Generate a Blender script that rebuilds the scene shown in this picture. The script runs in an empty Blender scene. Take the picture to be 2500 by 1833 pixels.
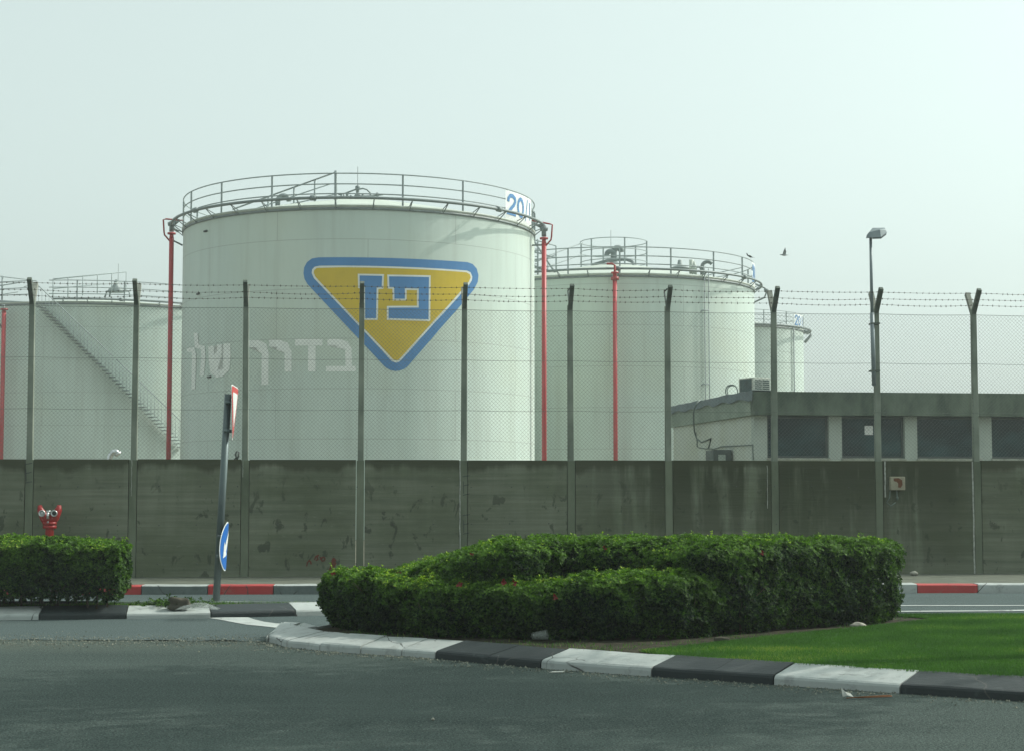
import bpy, bmesh, math, random
import numpy as np
from math import sin, cos, tan, pi, radians as rad, atan2, sqrt
from mathutils import Vector, Matrix
random.seed(7); rng = np.random.default_rng(11)
S = bpy.context.scene; COL = S.collection

# ---------------------------------------------------------------- camera model (photo pixels 2500 x 1833)
F = 4200.0; EYE = 1.4; P = rad(4.0)
def ray(u, v):
    x = (u-1250)/F; y = (916.5-v)/F
    return Vector((x, cos(P)-y*sin(P), sin(P)+y*cos(P)))
def px(u, v, Y):
    d = ray(u, v); return Vector((0, 0, EYE)) + d*(Y/d.y)
def gp(u, v, z=0.0):
    d = ray(u, v); return Vector((0, 0, EYE)) + d*((z-EYE)/d.z)
def cyl(u, v, cx, cy, R):
    d = ray(u, v); a = d.x**2+d.y**2; b = -2*(d.x*cx+d.y*cy); c = cx*cx+cy*cy-R*R
    t = (-b-sqrt(max(b*b-4*a*c, 0)))/(2*a); p = d*t
    return atan2(p.y-cy, p.x-cx), EYE+p.z

# ---------------------------------------------------------------- object helpers
def tag(o, label=None, cat=None, group=None, kind=None):
    if label: o['label'] = label
    if cat: o['category'] = cat
    if group: o['group'] = group
    if kind: o['kind'] = kind
    return o
def empty(name, loc=(0, 0, 0), rz=0.0, **k):
    o = bpy.data.objects.new(name, None); o.location = loc; o.rotation_euler = (0, 0, rz)
    o.empty_display_size = .1; COL.objects.link(o); return tag(o, **k)

class MB:
    def __init__(s): s.v = []; s.f = []; s.m = []; s.sm = []
    def add(s, vs, fs, mi=0, smooth=False):
        b = len(s.v); s.v += [tuple(x) for x in vs]
        for f in fs: s.f.append(tuple(b+i for i in f)); s.m.append(mi); s.sm.append(smooth)
        return s
    def box(s, lo, hi, mi=0, M=None):
        x0, y0, z0 = lo; x1, y1, z1 = hi
        vs = [Vector(p) for p in ((x0,y0,z0),(x1,y0,z0),(x1,y1,z0),(x0,y1,z0),(x0,y0,z1),(x1,y0,z1),(x1,y1,z1),(x0,y1,z1))]
        if M is not None: vs = [M @ p for p in vs]
        return s.add(vs, [(0,3,2,1),(4,5,6,7),(0,1,5,4),(1,2,6,5),(2,3,7,6),(3,0,4,7)], mi)
    def tube(s, pts, r, n=8, mi=0, cap=True, closed=False, smooth=True, up=None):
        pts = [Vector(p) for p in pts]; N = len(pts); rs = r if isinstance(r, (list, tuple)) else [r]*N
        rings = []; prev = None
        for i, p in enumerate(pts):
            if closed: t = pts[(i+1) % N]-pts[i-1]
            else: t = pts[min(i+1, N-1)]-pts[max(i-1, 0)]
            if t.length < 1e-9: t = Vector((0, 0, 1))
            t.normalize()
            if prev is None:
                a = Vector(up) if up else (Vector((0, 0, 1)) if abs(t.z) < .9 else Vector((1, 0, 0)))
            else: a = prev
            a = (a-t*a.dot(t))
            if a.length < 1e-6: a = t.orthogonal()
            a.normalize(); prev = a; b = t.cross(a)
            ph = pi/4 if n == 4 else 0
            rings.append([p+(a*cos(2*pi*k/n+ph)+b*sin(2*pi*k/n+ph))*rs[i] for k in range(n)])
        vs = [q for R_ in rings for q in R_]; fs = []
        for i in range(N if closed else N-1):
            j = (i+1) % N
            for k in range(n): fs.append((i*n+k, i*n+(k+1) % n, j*n+(k+1) % n, j*n+k))
        if cap and not closed: fs += [tuple(range(n-1, -1, -1)), tuple((N-1)*n+k for k in range(n))]
        return s.add(vs, fs, mi, smooth)
    def lathe(s, c, prof, n=24, mi=0, axis=None, smooth=True):
        c = Vector(c); Q = Vector((0, 0, 1)).rotation_difference(Vector(axis)).to_matrix() if axis else Matrix.Identity(3)
        vs = []; fs = []
        for r, z in prof:
            for k in range(n): vs.append(c+Q @ Vector((r*cos(2*pi*k/n), r*sin(2*pi*k/n), z)))
        for i in range(len(prof)-1):
            for k in range(n): fs.append((i*n+k, i*n+(k+1) % n, (i+1)*n+(k+1) % n, (i+1)*n+k))
        fs += [tuple(range(n-1, -1, -1)), tuple((len(prof)-1)*n+k for k in range(n))]
        return s.add(vs, fs, mi, smooth)
    def prism(s, poly, vec, mi=0):
        poly = [Vector(p) for p in poly]; n = len(poly); vec = Vector(vec)
        return s.add(poly+[p+vec for p in poly], [tuple(range(n-1, -1, -1)), tuple(range(n, 2*n))]+[(i, (i+1) % n, n+(i+1) % n, n+i) for i in range(n)], mi)
    def blob(s, c, r, sc=(1, 1, 1), seed=0, mi=0, amp=.18, n=10):
        R_ = random.Random(seed); c = Vector(c); vs = []; fs = []
        ph = [R_.uniform(0, 6) for _ in range(6)]
        for i in range(n+1):
            th = pi*i/n
            for k in range(n*2):
                fi = pi*k/n; d = Vector((sin(th)*cos(fi), sin(th)*sin(fi), cos(th)))
                q = 1+amp*(sin(3*d.x+ph[0])+sin(4*d.y+ph[1])+sin(5*d.z+ph[2])+sin(7*d.x+6*d.y+ph[3]))*.5
                vs.append(c+Vector((d.x*sc[0], d.y*sc[1], d.z*sc[2]))*r*q)
        m = n*2
        for i in range(n):
            for k in range(m): fs.append((i*m+k, (i+1)*m+k, (i+1)*m+(k+1) % m, i*m+(k+1) % m))
        return s.add(vs, fs, mi, True)
    def build(s, name, mats, parent=None, **k):
        me = bpy.data.meshes.new(name); me.from_pydata(s.v, [], s.f)
        if not isinstance(mats, (list, tuple)): mats = [mats]
        for m in mats: me.materials.append(m)
        me.polygons.foreach_set('material_index', s.m); me.polygons.foreach_set('use_smooth', s.sm); me.update()
        o = bpy.data.objects.new(name, me); COL.objects.link(o)
        if parent: o.parent = parent
        return tag(o, **k)
def auto_norm(o):
    bm = bmesh.new(); bm.from_mesh(o.data); bmesh.ops.recalc_face_normals(bm, faces=bm.faces); bm.to_mesh(o.data); bm.free()
def bevel(o, w, seg=2):
    m = o.modifiers.new('bevel', 'BEVEL'); m.width = w; m.segments = seg; m.limit_method = 'ANGLE'; return o

# ---------------------------------------------------------------- materials
def newmat(name):
    m = bpy.data.materials.new(name); m.use_nodes = True; nt = m.node_tree
    return m, nt, nt.nodes['Principled BSDF']
def N(nt, typ, **kw):
    n = nt.nodes.new(typ)
    for k, v in kw.items():
        if k.startswith('i_'):
            key = k[2:]; key = int(key) if key.isdigit() else key.replace('_', ' ')
            n.inputs[key].default_value = v
        else: setattr(n, k, v)
    return n
def coords(nt, scale=(1, 1, 1), kind='Object', loc=(0, 0, 0)):
    t = N(nt, 'ShaderNodeTexCoord'); m = N(nt, 'ShaderNodeMapping'); m.inputs['Scale'].default_value = scale; m.inputs['Location'].default_value = loc
    nt.links.new(t.outputs[kind], m.inputs['Vector']); return m.outputs[0]
def noise(nt, vec, scale, detail=4, rough=.55, dist=0):
    n = N(nt, 'ShaderNodeTexNoise', i_Scale=scale, i_Detail=detail, i_Roughness=rough, i_Distortion=dist)
    nt.links.new(vec, n.inputs['Vector']); return n.outputs[0]
def ramp(nt, fac, stops):
    r = N(nt, 'ShaderNodeValToRGB'); e = r.color_ramp.elements
    while len(e) < len(stops): e.new(.5)
    for i, (p, c) in enumerate(stops):
        e[i].position = p; e[i].color = (*c, 1) if isinstance(c, tuple) else (c, c, c, 1)
    nt.links.new(fac, r.inputs[0]); return r.outputs[0]
def mix(nt, fac, a, b, blend='MIX'):
    m = N(nt, 'ShaderNodeMix', data_type='RGBA', blend_type=blend)
    for key, val in ((0, fac), (6, a), (7, b)):
        if hasattr(val, 'links'): nt.links.new(val, m.inputs[key])
        elif key == 0: m.inputs[0].default_value = val
        else: m.inputs[key].default_value = (*val, 1)
    return m.outputs[2]
def math_(nt, op, a, b=0.0):
    m = N(nt, 'ShaderNodeMath', operation=op)
    for i, val in enumerate((a, b)):
        if hasattr(val, 'links'): nt.links.new(val, m.inputs[i])
        else: m.inputs[i].default_value = val
    return m.outputs[0]
def bump(nt, bs, h, strength=.3, dist=.01):
    b = N(nt, 'ShaderNodeBump', i_Strength=strength, i_Distance=dist); nt.links.new(h, b.inputs['Height']); nt.links.new(b.outputs[0], bs.inputs['Normal'])
def pm(name, c1, c2=None, scale=6, rough=.6, metal=0, bstr=0, stretch=(1, 1, 1), lo=.35, hi=.65, bscale=None, bd=.005):
    m, nt, bs = newmat(name); bs.inputs['Roughness'].default_value = rough; bs.inputs['Specular IOR Level'].default_value = .15 if rough > .75 else .4; bs.inputs['Metallic'].default_value = metal
    c2 = c2 or tuple(x*.75 for x in c1)
    v = coords(nt, stretch); n = noise(nt, v, scale, 6, .6)
    nt.links.new(mix(nt, ramp(nt, n, [(lo, 0.), (hi, 1.)]), c1, c2), bs.inputs['Base Color'])
    if bstr: bump(nt, bs, noise(nt, v, bscale or scale*4, 5, .6), bstr, bd)
    return m

def tank_paint(name, dirt=1.0, warm=(.52, .56, .42)):
    m, nt, bs = newmat(name); bs.inputs['Roughness'].default_value = .5
    uv = coords(nt, (1, 1, 1), 'UV')
    big = noise(nt, coords(nt, (.35, .1, 1), 'UV'), 1.6, 5, .6)
    c = mix(nt, ramp(nt, big, [(.3, 0.), (.75, 1.)]), (.55, .635, .58), (.48, .565, .51))
    st = noise(nt, coords(nt, (2.2, .12, 1), 'UV'), 1.0, 6, .6)
    c = mix(nt, math_(nt, 'MULTIPLY', ramp(nt, st, [(.48, 0.), (.75, 1.)]), .6*dirt), c, (.40, .45, .40))
    wn = noise(nt, coords(nt, (.13, .11, 1), 'UV', (3, 7, 0)), 1.0, 4, .5)
    c = mix(nt, math_(nt, 'MULTIPLY', ramp(nt, wn, [(.5, 0.), (.72, 1.)]), .55), c, warm)
    fine = noise(nt, uv, 5, 5, .65)
    c = mix(nt, math_(nt, 'MULTIPLY', ramp(nt, fine, [(.6, 0.), (.8, 1.)]), .25*dirt), c, (.40, .41, .36))
    br = N(nt, 'ShaderNodeTexBrick', i_Scale=1.0); br.inputs['Mortar Size'].default_value = .014; br.inputs['Mortar Smooth'].default_value = .3
    br.inputs['Brick Width'].default_value = 6.1; br.inputs['Row Height'].default_value = 1.62; nt.links.new(uv, br.inputs['Vector'])
    c = mix(nt, math_(nt, 'MULTIPLY', br.outputs['Fac'], .5), c, (.27, .30, .27))
    nt.links.new(c, bs.inputs['Base Color'])
    h = mix(nt, .5, br.outputs['Fac'], noise(nt, coords(nt, (.5, .8, 1), 'UV'), 2.5, 4), 'ADD')
    bump(nt, bs, h, .25, .02); return m

def wall_mat():
    m, nt, bs = newmat('board_marked_concrete'); bs.inputs['Roughness'].default_value = .9; bs.inputs['Specular IOR Level'].default_value = .15
    o = coords(nt, (1, 1, 1)); sp = N(nt, 'ShaderNodeSeparateXYZ'); nt.links.new(o, sp.inputs[0]); X, Z = sp.outputs[0], sp.outputs[2]
    board = noise(nt, coords(nt, (.35, .35, 11)), 1.0, 6, .62)
    c = mix(nt, ramp(nt, board, [(.32, 0.), (.7, 1.)]), (.205, .222, .165), (.118, .136, .098))
    big = noise(nt, coords(nt, (.5, .5, .9)), 1.3, 5, .6)
    c = mix(nt, math_(nt, 'MULTIPLY', ramp(nt, big, [(.42, 0.), (.62, 1.)]), .6), c, (.085, .105, .06))
    # small dark scars
    sp2 = noise(nt, coords(nt, (3.0, 3.0, 1.9), 'Object', (4, 0, 9)), 1.7, 5, .62, .5)
    low = ramp(nt, math_(nt, 'MULTIPLY', Z, .5), [(.1, 1.), (.62, 1.), (.9, .25)])
    c = mix(nt, math_(nt, 'MULTIPLY', math_(nt, 'MULTIPLY', ramp(nt, sp2, [(.592, 0.), (.635, 1.)]), .7), low), c, (.045, .055, .04))
    sp3 = noise(nt, coords(nt, (5, 5, 14), 'Object', (1, 0, 2)), 1.5, 4, .7)
    c = mix(nt, math_(nt, 'MULTIPLY', ramp(nt, sp3, [(.62, 0.), (.66, 1.)]), .5), c, (.20, .22, .17))
    # run-off stains falling from the coping, strongest to the right
    stz = noise(nt, coords(nt, (1.5, 1.5, .16)), 1.6, 6, .6, .3)
    xr = math_(nt, 'MULTIPLY', math_(nt, 'ADD', X, -9.2), .6); xr = math_(nt, 'MULTIPLY', ramp(nt, xr, [(0., .22), (1., 1.)]), ramp(nt, math_(nt, 'MULTIPLY', math_(nt, 'SUBTRACT', X, 15.2), .5), [(.2, 1.), (.5, .35)]))
    zz = math_(nt, 'SUBTRACT', 1.0, ramp(nt, math_(nt, 'MULTIPLY', math_(nt, 'SUBTRACT', 1.98, Z), .5), [(.05, 0.), (1., .75)]))
    f = math_(nt, 'MULTIPLY', ramp(nt, stz, [(.36, 0.), (.50, 1.)]), xr); f = math_(nt, 'MULTIPLY', f, zz)
    c = mix(nt, math_(nt, 'MULTIPLY', f, .92), c, (.030, .036, .018))
    c = mix(nt, math_(nt, 'MULTIPLY', ramp(nt, math_(nt, 'ADD', math_(nt, 'MULTIPLY', Z, .4), math_(nt, 'MULTIPLY', stz, .16)), [(.80, 0.), (.835, 1.)]), .85), c, (.05, .055, .033))
    nt.links.new(c, bs.inputs['Base Color'])
    bump(nt, bs, noise(nt, coords(nt, (1, 1, 14)), 2.0, 6, .65), .5, .012); return m

def asphalt(name, c1, c2, streak=True):
    m, nt, bs = newmat(name); bs.inputs['Roughness'].default_value = .9; bs.inputs['Specular IOR Level'].default_value = .12
    o = coords(nt, (1, 1, 1)); big = noise(nt, coords(nt, (.35, .8, 1)), 1.1, 6, .62, .5)
    c = mix(nt, ramp(nt, big, [(.36, 0.), (.62, 1.)]), c1, c2)
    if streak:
        s1 = noise(nt, coords(nt, (.16, 1.5, 1), 'Object', (2, 5, 0)), 1.0, 5, .6, 1.2)  # dark streaks: tyre marks, also painted in place of soft road shadows
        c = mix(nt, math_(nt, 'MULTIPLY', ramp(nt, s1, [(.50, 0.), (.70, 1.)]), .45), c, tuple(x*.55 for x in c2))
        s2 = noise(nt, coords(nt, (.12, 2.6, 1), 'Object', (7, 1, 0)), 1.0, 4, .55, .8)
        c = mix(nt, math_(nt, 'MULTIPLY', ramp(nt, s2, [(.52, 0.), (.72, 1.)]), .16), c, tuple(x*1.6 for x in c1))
        sp = N(nt, 'ShaderNodeSeparateXYZ'); nt.links.new(o, sp.inputs[0])
        wob = math_(nt, 'ADD', sp.outputs[1], math_(nt, 'MULTIPLY', noise(nt, coords(nt, (.9, .9, 1)), 1.5, 5), .9))
        band = ramp(nt, math_(nt, 'MULTIPLY', math_(nt, 'SUBTRACT', wob, 15.8), .4), [(.05, 0.), (.3, 1.), (.62, 1.), (.85, 0.)])
        lf = ramp(nt, math_(nt, 'MULTIPLY', math_(nt, 'ADD', sp.outputs[0], 6.0), .2), [(.2, 1.), (.95, 0.)])
        dd = math_(nt, 'MULTIPLY', math_(nt, 'MULTIPLY', band, lf), ramp(nt, noise(nt, coords(nt, (1, 2, 1)), 6, 5, .7), [(.38, .15), (.62, .85)]))
        c = mix(nt, dd, c, (.085, .085, .062))
    for sc, lo, hi, k in ((35, .48, .70, 1.9), (80, .45, .68, 2.9)):
        c = mix(nt, ramp(nt, noise(nt, o, sc, 3, .7), [(lo, 0.), (hi, 1.)]), c, tuple(x*k for x in c1))
    c = mix(nt, ramp(nt, noise(nt, coords(nt, (1, 1, 1), 'Object', (9, 4, 0)), 60, 3, .7), [(.54, 0.), (.7, .8)]), c, tuple(x*.35 for x in c2))
    vo = N(nt, 'ShaderNodeTexVoronoi', i_Scale=9.0); nt.links.new(o, vo.inputs['Vector'])
    c = mix(nt, ramp(nt, vo.outputs['Distance'], [(.035, .9), (.06, 0.)]), c, tuple(x*4 for x in c1))
    nt.links.new(c, bs.inputs['Base Color']); bump(nt, bs, noise(nt, o, 60, 4, .7), .9, .015); return m

def kerb_paint(name, c, under=(.22, .22, .19), amt=.12):
    m, nt, bs = newmat(name); bs.inputs['Roughness'].default_value = .65; o = coords(nt)
    n = noise(nt, o, 7, 8, .7); n2 = noise(nt, o, 1.7, 4)
    cc = mix(nt, ramp(nt, n2, [(.35, 0.), (.7, 1.)]), c, tuple(x*.78 for x in c))
    cc = mix(nt, ramp(nt, n, [(.60-amt*.3, 0.), (.64, 1.)]), cc, mix(nt, .5, under, c))
    cr = N(nt, 'ShaderNodeTexVoronoi', i_Scale=2.3, feature='DISTANCE_TO_EDGE'); nt.links.new(mix(nt, .12, o, noise(nt, o, 4, 3)), cr.inputs['Vector'])
    msk = ramp(nt, noise(nt, o, 1.3, 2), [(.5, 0.), (.56, 1.)])
    cc = mix(nt, math_(nt, 'MULTIPLY', ramp(nt, cr.outputs['Distance'], [(.006, 1.), (.016, 0.)]), msk), cc, (.05, .05, .045))
    nt.links.new(cc, bs.inputs['Base Color']); bump(nt, bs, noise(nt, o, 22, 6, .65), .5, .01); return m

def leaf_mat(name, dark, light, warm):
    m, nt, bs = newmat(name); bs.inputs['Roughness'].default_value = .65; bs.inputs['Specular IOR Level'].default_value = .16
    a = N(nt, 'ShaderNodeAttribute', attribute_name='leaf_tone', attribute_type='GEOMETRY')
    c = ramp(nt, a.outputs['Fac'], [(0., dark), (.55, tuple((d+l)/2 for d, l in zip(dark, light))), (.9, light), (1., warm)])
    nt.links.new(c, bs.inputs['Base Color'])
    tr = N(nt, 'ShaderNodeBsdfTranslucent'); nt.links.new(mix(nt, 1, c, (1.3, 1.5, .6), 'MULTIPLY'), tr.inputs[0])
    ms = N(nt, 'ShaderNodeMixShader'); ms.inputs[0].default_value = .3
    nt.links.new(bs.outputs[0], ms.inputs[1]); nt.links.new(tr.outputs[0], ms.inputs[2]); nt.links.new(ms.outputs[0], nt.nodes['Material Output'].inputs[0]); return m

M = dict(
 tank=tank_paint('white_tank_paint'), roof=pm('tank_roof_paint', (.50, .55, .49), (.42, .46, .41), 2),
 rail=pm('galvanised_rail', (.32, .37, .37), (.25, .29, .29), 8, .55, .0), vent=pm('grey_painted_steel', (.20, .24, .235), (.15, .18, .18), 5, .5),
 red=pm('red_riser_paint', (.46, .035, .045), (.38, .03, .035), 3, .45), redhy=pm('hydrant_red', (.34, .022, .022), (.24, .03, .02), 12, .4, lo=.45, hi=.7),
 blue=pm('emblem_blue', (.06, .215, .47), (.05, .19, .42), 1.2, .45), yellow=pm('emblem_yellow', (.60, .42, .012), (.54, .375, .01), 1.2, .45),
 white=pm('emblem_white', (.74, .76, .72), (.66, .68, .64), 2, .5), ghost=pm('faded_letter_white', (.80, .82, .78), (.70, .73, .69), 3, .5, lo=.3, hi=.8),
 steel=pm('silver_metal', (.7, .72, .72), (.5, .52, .52), 9, .3, .8), post=pm('fence_post_concrete', (.25, .28, .23), (.14, .165, .135), 2.2, .9, bstr=.4, stretch=(1, 1, .6)),
 posttop=pm('fence_arm_concrete', (.15, .17, .145), (.08, .10, .085), 4, .9, bstr=.4), armpale=pm('pale_arm_concrete', (.30, .31, .27), (.2, .21, .18), 7, .9, bstr=.4),  # far arms take a paler tone than the near arms
 wire=pm('fence_wire', (.12, .14, .13), (.08, .10, .09), 30, .6, .4), barb=pm('rusty_barbed_wire', (.10, .09, .075), (.06, .05, .04), 30, .7, .3),
 wall=wall_mat(), strip=pm('joint_concrete', (.17, .195, .14), (.09, .11, .075), 1.6, .9, bstr=.4, stretch=(1, 1, .5)), mortar=pm('white_mortar', (.45, .46, .42), (.28, .29, .26), 14, .9, lo=.4, hi=.6),
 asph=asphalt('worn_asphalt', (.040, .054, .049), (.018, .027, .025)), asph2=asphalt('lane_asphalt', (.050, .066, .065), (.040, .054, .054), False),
 kw=kerb_paint('kerb_white', (.40, .43, .415), (.14, .15, .14), .22), kb=kerb_paint('kerb_black', (.009, .017, .019), (.035, .05, .05), .08), kr=kerb_paint('kerb_red', (.42, .04, .04), (.25, .1, .08)),
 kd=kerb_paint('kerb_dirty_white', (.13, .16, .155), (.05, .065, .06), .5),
 line=kerb_paint('road_paint', (.42, .45, .43), (.10, .11, .11), .3), walk=pm('pavement_concrete', (.14, .15, .12), (.09, .10, .08), 3, .9, bstr=.3),
 soil=pm('dry_soil', (.065, .058, .038), (.028, .028, .02), 5, 1, bstr=1, bscale=40, bd=.03), weed=pm('weedy_soil', (.10, .10, .06), (.045, .07, .02), 5, 1, bstr=1, bscale=40, bd=.03),
 turf=pm('turf_ground', (.015, .045, .01), (.01, .03, .008), 3, 1, bstr=1, bscale=60, bd=.02), ground=pm('yard_ground', (.2, .19, .15), (.14, .13, .10), .6, 1),
 leaf=leaf_mat('hedge_leaf', (.005, .020, .010), (.125, .25, .030), (.32, .42, .06)), grass=leaf_mat('grass_blade', (.020, .062, .020), (.080, .19, .034), (.22, .28, .06)),
 bark=pm('hedge_wood', (.10, .075, .05), (.05, .04, .03), 20, .9), petal=pm('red_petals', (.24, .012, .010), (.13, .008, .01), 30, .6),
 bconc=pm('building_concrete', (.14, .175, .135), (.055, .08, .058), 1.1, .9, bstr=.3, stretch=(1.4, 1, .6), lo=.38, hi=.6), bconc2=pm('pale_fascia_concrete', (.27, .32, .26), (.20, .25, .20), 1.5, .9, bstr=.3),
 bwall=pm('cream_plaster', (.50, .545, .48), (.44, .46, .36), .8, .9, lo=.4, hi=.7), felt=pm('roof_felt', (.17, .21, .22), (.12, .15, .16), 3, .8), bcol=pm('pillar_plaster', (.42, .47, .42), (.37, .42, .38), 2, .9),
 frame=pm('window_frame_grey', (.07, .09, .085), None, 4, .6), sill=pm('sill_plaster', (.40, .42, .36), (.25, .26, .22), 6, .9),
 ac=pm('ac_casing', (.55, .57, .50), (.42, .44, .38), 4, .5), acdark=pm('ac_dark', (.05, .09, .09), (.03, .05, .05), 5, .5), cable=pm('black_cable', (.05, .06, .055), None, 9, .6), cablegrey=pm('grey_cable', (.13, .17, .15), None, 9, .6),
 pole=pm('galvanised_pole', (.12, .155, .155), (.09, .115, .12), 7, .38, .3, stretch=(1, 1, .3)), signback=pm('sign_back_dark', (.05, .075, .08), None, 5, .6, .2),
 signred=pm('sign_red', (.62, .05, .045), (.5, .04, .04), 6, .35), signblue=pm('sign_blue', (.02, .15, .50), (.018, .13, .44), 6, .35), signwhite=pm('sign_white', (.80, .82, .80), (.7, .72, .7), 8, .35),
 lamp=pm('lamp_housing', (.23, .27, .28), (.18, .215, .23), 8, .5, .2), lens=pm('lamp_lens', (.22, .24, .24), (.18, .2, .2), 8, .2),
 box=pm('beige_box', (.32, .30, .22), (.24, .22, .16), 9, .7), rust=pm('rust', (.16, .065, .03), (.10, .04, .02), 14, .9), graf=pm('red_graffiti_paint', (.15, .035, .025), (.10, .045, .03), 14, .8),
 stone=pm('pale_stone', (.40, .39, .34), (.26, .25, .21), 9, .9, bstr=.6), darkstone=pm('dark_stone', (.10, .09, .07), (.05, .05, .04), 9, .9, bstr=.6), paper=pm('litter_paper', (.42, .44, .41), (.3, .3, .27), 12, .8), stick=pm('dry_stick', (.22, .10, .05), None, 12, .9),
 gravel=pm('gravel_chips', (.24, .25, .20), (.045, .055, .05), 9, .9), bird=pm('dark_feathers', (.05, .06, .06), None, 20, .8), gull=pm('grey_feathers', (.16, .18, .18), (.28, .3, .3), 9, .8),
)
m, nt, bs = newmat('dark_window_glass'); bs.inputs['Roughness'].default_value = .12
nt.links.new(mix(nt, ramp(nt, noise(nt, coords(nt, (.5, .5, .9)), 1.6, 3), [(.4, 0.), (.7, 1.)]), (.004, .018, .022), (.028, .075, .078)), bs.inputs['Base Color']); bs.inputs['Specular IOR Level'].default_value = .25; M['glass'] = m  # paler blotches in the glass colour stand in for reflections
m, nt, bs = newmat('thin_plastic'); bs.inputs['Roughness'].default_value = .25; bs.inputs['Base Color'].default_value = (.30, .33, .31, 1); bs.inputs['Alpha'].default_value = .4; M['plastic'] = m

# ---------------------------------------------------------------- sheets
def sheet(name, pts, z, mat, kind='structure', sub=0, jit=0, **k):
    bm = bmesh.new(); f = bm.faces.new([bm.verts.new((p[0], p[1], 0)) for p in pts]); bmesh.ops.triangulate(bm, faces=[f])
    if f.is_valid is False: pass
    bmesh.ops.recalc_face_normals(bm, faces=bm.faces)
    if bm.faces and sum(x.normal.z for x in bm.faces) < 0: bmesh.ops.reverse_faces(bm, faces=bm.faces)
    me = bpy.data.meshes.new(name); bm.to_mesh(me); bm.free(); me.materials.append(mat)
    o = bpy.data.objects.new(name, me); o.location.z = z; COL.objects.link(o); return tag(o, kind=kind, **k)
def xy(u, v, z=0): p = gp(u, v, z); return (p.x, p.y)

sheet('ground', [(-95, -20), (95, -20), (95, 175), (-95, 175)], -.02, M['ground'])
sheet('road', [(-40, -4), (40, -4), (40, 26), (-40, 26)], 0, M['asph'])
# smoother lane beyond the ragged seam
seam = [(-40, 17.6)]
for i in range(60):
    t = i/59; x = -12+t*10.3; seam.append((x, 17.15-.35*t+.05*sin(i*1.7)+random.uniform(-.04, .04)))
sheet('lane_road', seam+[(-1.2, 17.6), (3, 19.2), (40, 19.2), (40, 25.8), (-40, 25.8)], .004, M['asph2'])

# fence line frame
A0 = Vector((-8.3, 27.0)); BET = math.atan2(1.5, 15.9); E = Vector((cos(BET), sin(BET))); NN = Vector((sin(BET), -cos(BET)))
def fs(u, v=1125):
    d = ray(u, v); kx = d.x/d.y   # X = kx*Y
    return (kx*A0.y-A0.x)/(E.x-kx*E.y)
def fp(s, z, off=0): q = A0+E*s+NN*off; return Vector((q.x, q.y, z))

# far kerb line
K0 = Vector((-14, 24.3)); K1 = Vector((16, 25.35)); KE = (K1-K0).normalized(); KN = Vector((-KE.y, KE.x))
def ks(u, v=1440):
    d = ray(u, v); kx = d.x/d.y; return (kx*K0.y-K0.x)/(KE.x-kx*KE.y)
sheet('pavement', [tuple(K0+KN*.28-KE*10), tuple(K1+KN*.28+KE*10), (30, 32), (-30, 28)], .126, M['walk'])

def kerb(name, pts, cols, prof, mats, side=1, joints=None, **k):
    """pts outer bottom points, cols per section, prof [(inward offset, height)]"""
    mb = MB(); n = len(pts); P2 = [Vector(p) for p in pts]; nor = []
    for i in range(n):
        a = P2[min(i+1, n-1)]-P2[i]; b = P2[i]-P2[max(i-1, 0)]
        if a.length == 0: a = b
        if b.length == 0: b = a
        t = (a.normalized()+b.normalized()).normalized(); nn = Vector((-t.y, t.x))*side
        sc = 1/max(.5, abs(nn.dot(Vector((-a.normalized().y, a.normalized().x))))); nor.append(nn*sc)
    for i in range(n-1):
        a, b = P2[i], P2[i+1]; L = (b-a).length
        g0 = .006 if (i > 0 and (cols[i] != cols[i-1] or (joints and i in joints))) else 0
        g1 = .006 if (i < n-2 and (cols[i] != cols[i+1] or (joints and i+1 in joints))) else 0
        t0 = g0/L; t1 = 1-g1/L; nseg = max(1, int(L/.22)); rows = []
        dz = random.uniform(-.006, .006)
        for q in range(nseg+1):
            t = t0+(t1-t0)*q/nseg; c = a.lerp(b, t); nn = nor[i].lerp(nor[i+1], t)
            rows.append([(c.x+nn.x*o, c.y+nn.y*o, (h+dz+random.uniform(-.003, .003)) if h > .01 else h) for o, h in prof])
        m_ = len(prof); vs = [p for r in rows for p in r]; fsx = []
        for q in range(nseg):
            for j in range(m_-1):
                fsx.append((q*m_+j, (q+1)*m_+j, (q+1)*m_+j+1, q*m_+j+1))
        fsx.append(tuple(range(m_))); fsx.append(tuple(nseg*m_+j for j in range(m_-1, -1, -1)))
        mb.add(vs, fsx, cols[i])
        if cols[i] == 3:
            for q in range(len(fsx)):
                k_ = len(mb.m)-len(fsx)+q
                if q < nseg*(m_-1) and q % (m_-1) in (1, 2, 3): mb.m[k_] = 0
    o = mb.build(name, mats, kind='structure', **k); auto_norm(o); return o
PROF = [(0, -.015), (.004, .045), (.012, .062), (.03, .072), (.36, .132), (.385, .134), (.39, -.015)]
FLATP = [(0, -.015), (.004, .118), (.02, .13), (.27, .134), (.28, .12), (.28, -.015)]
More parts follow.
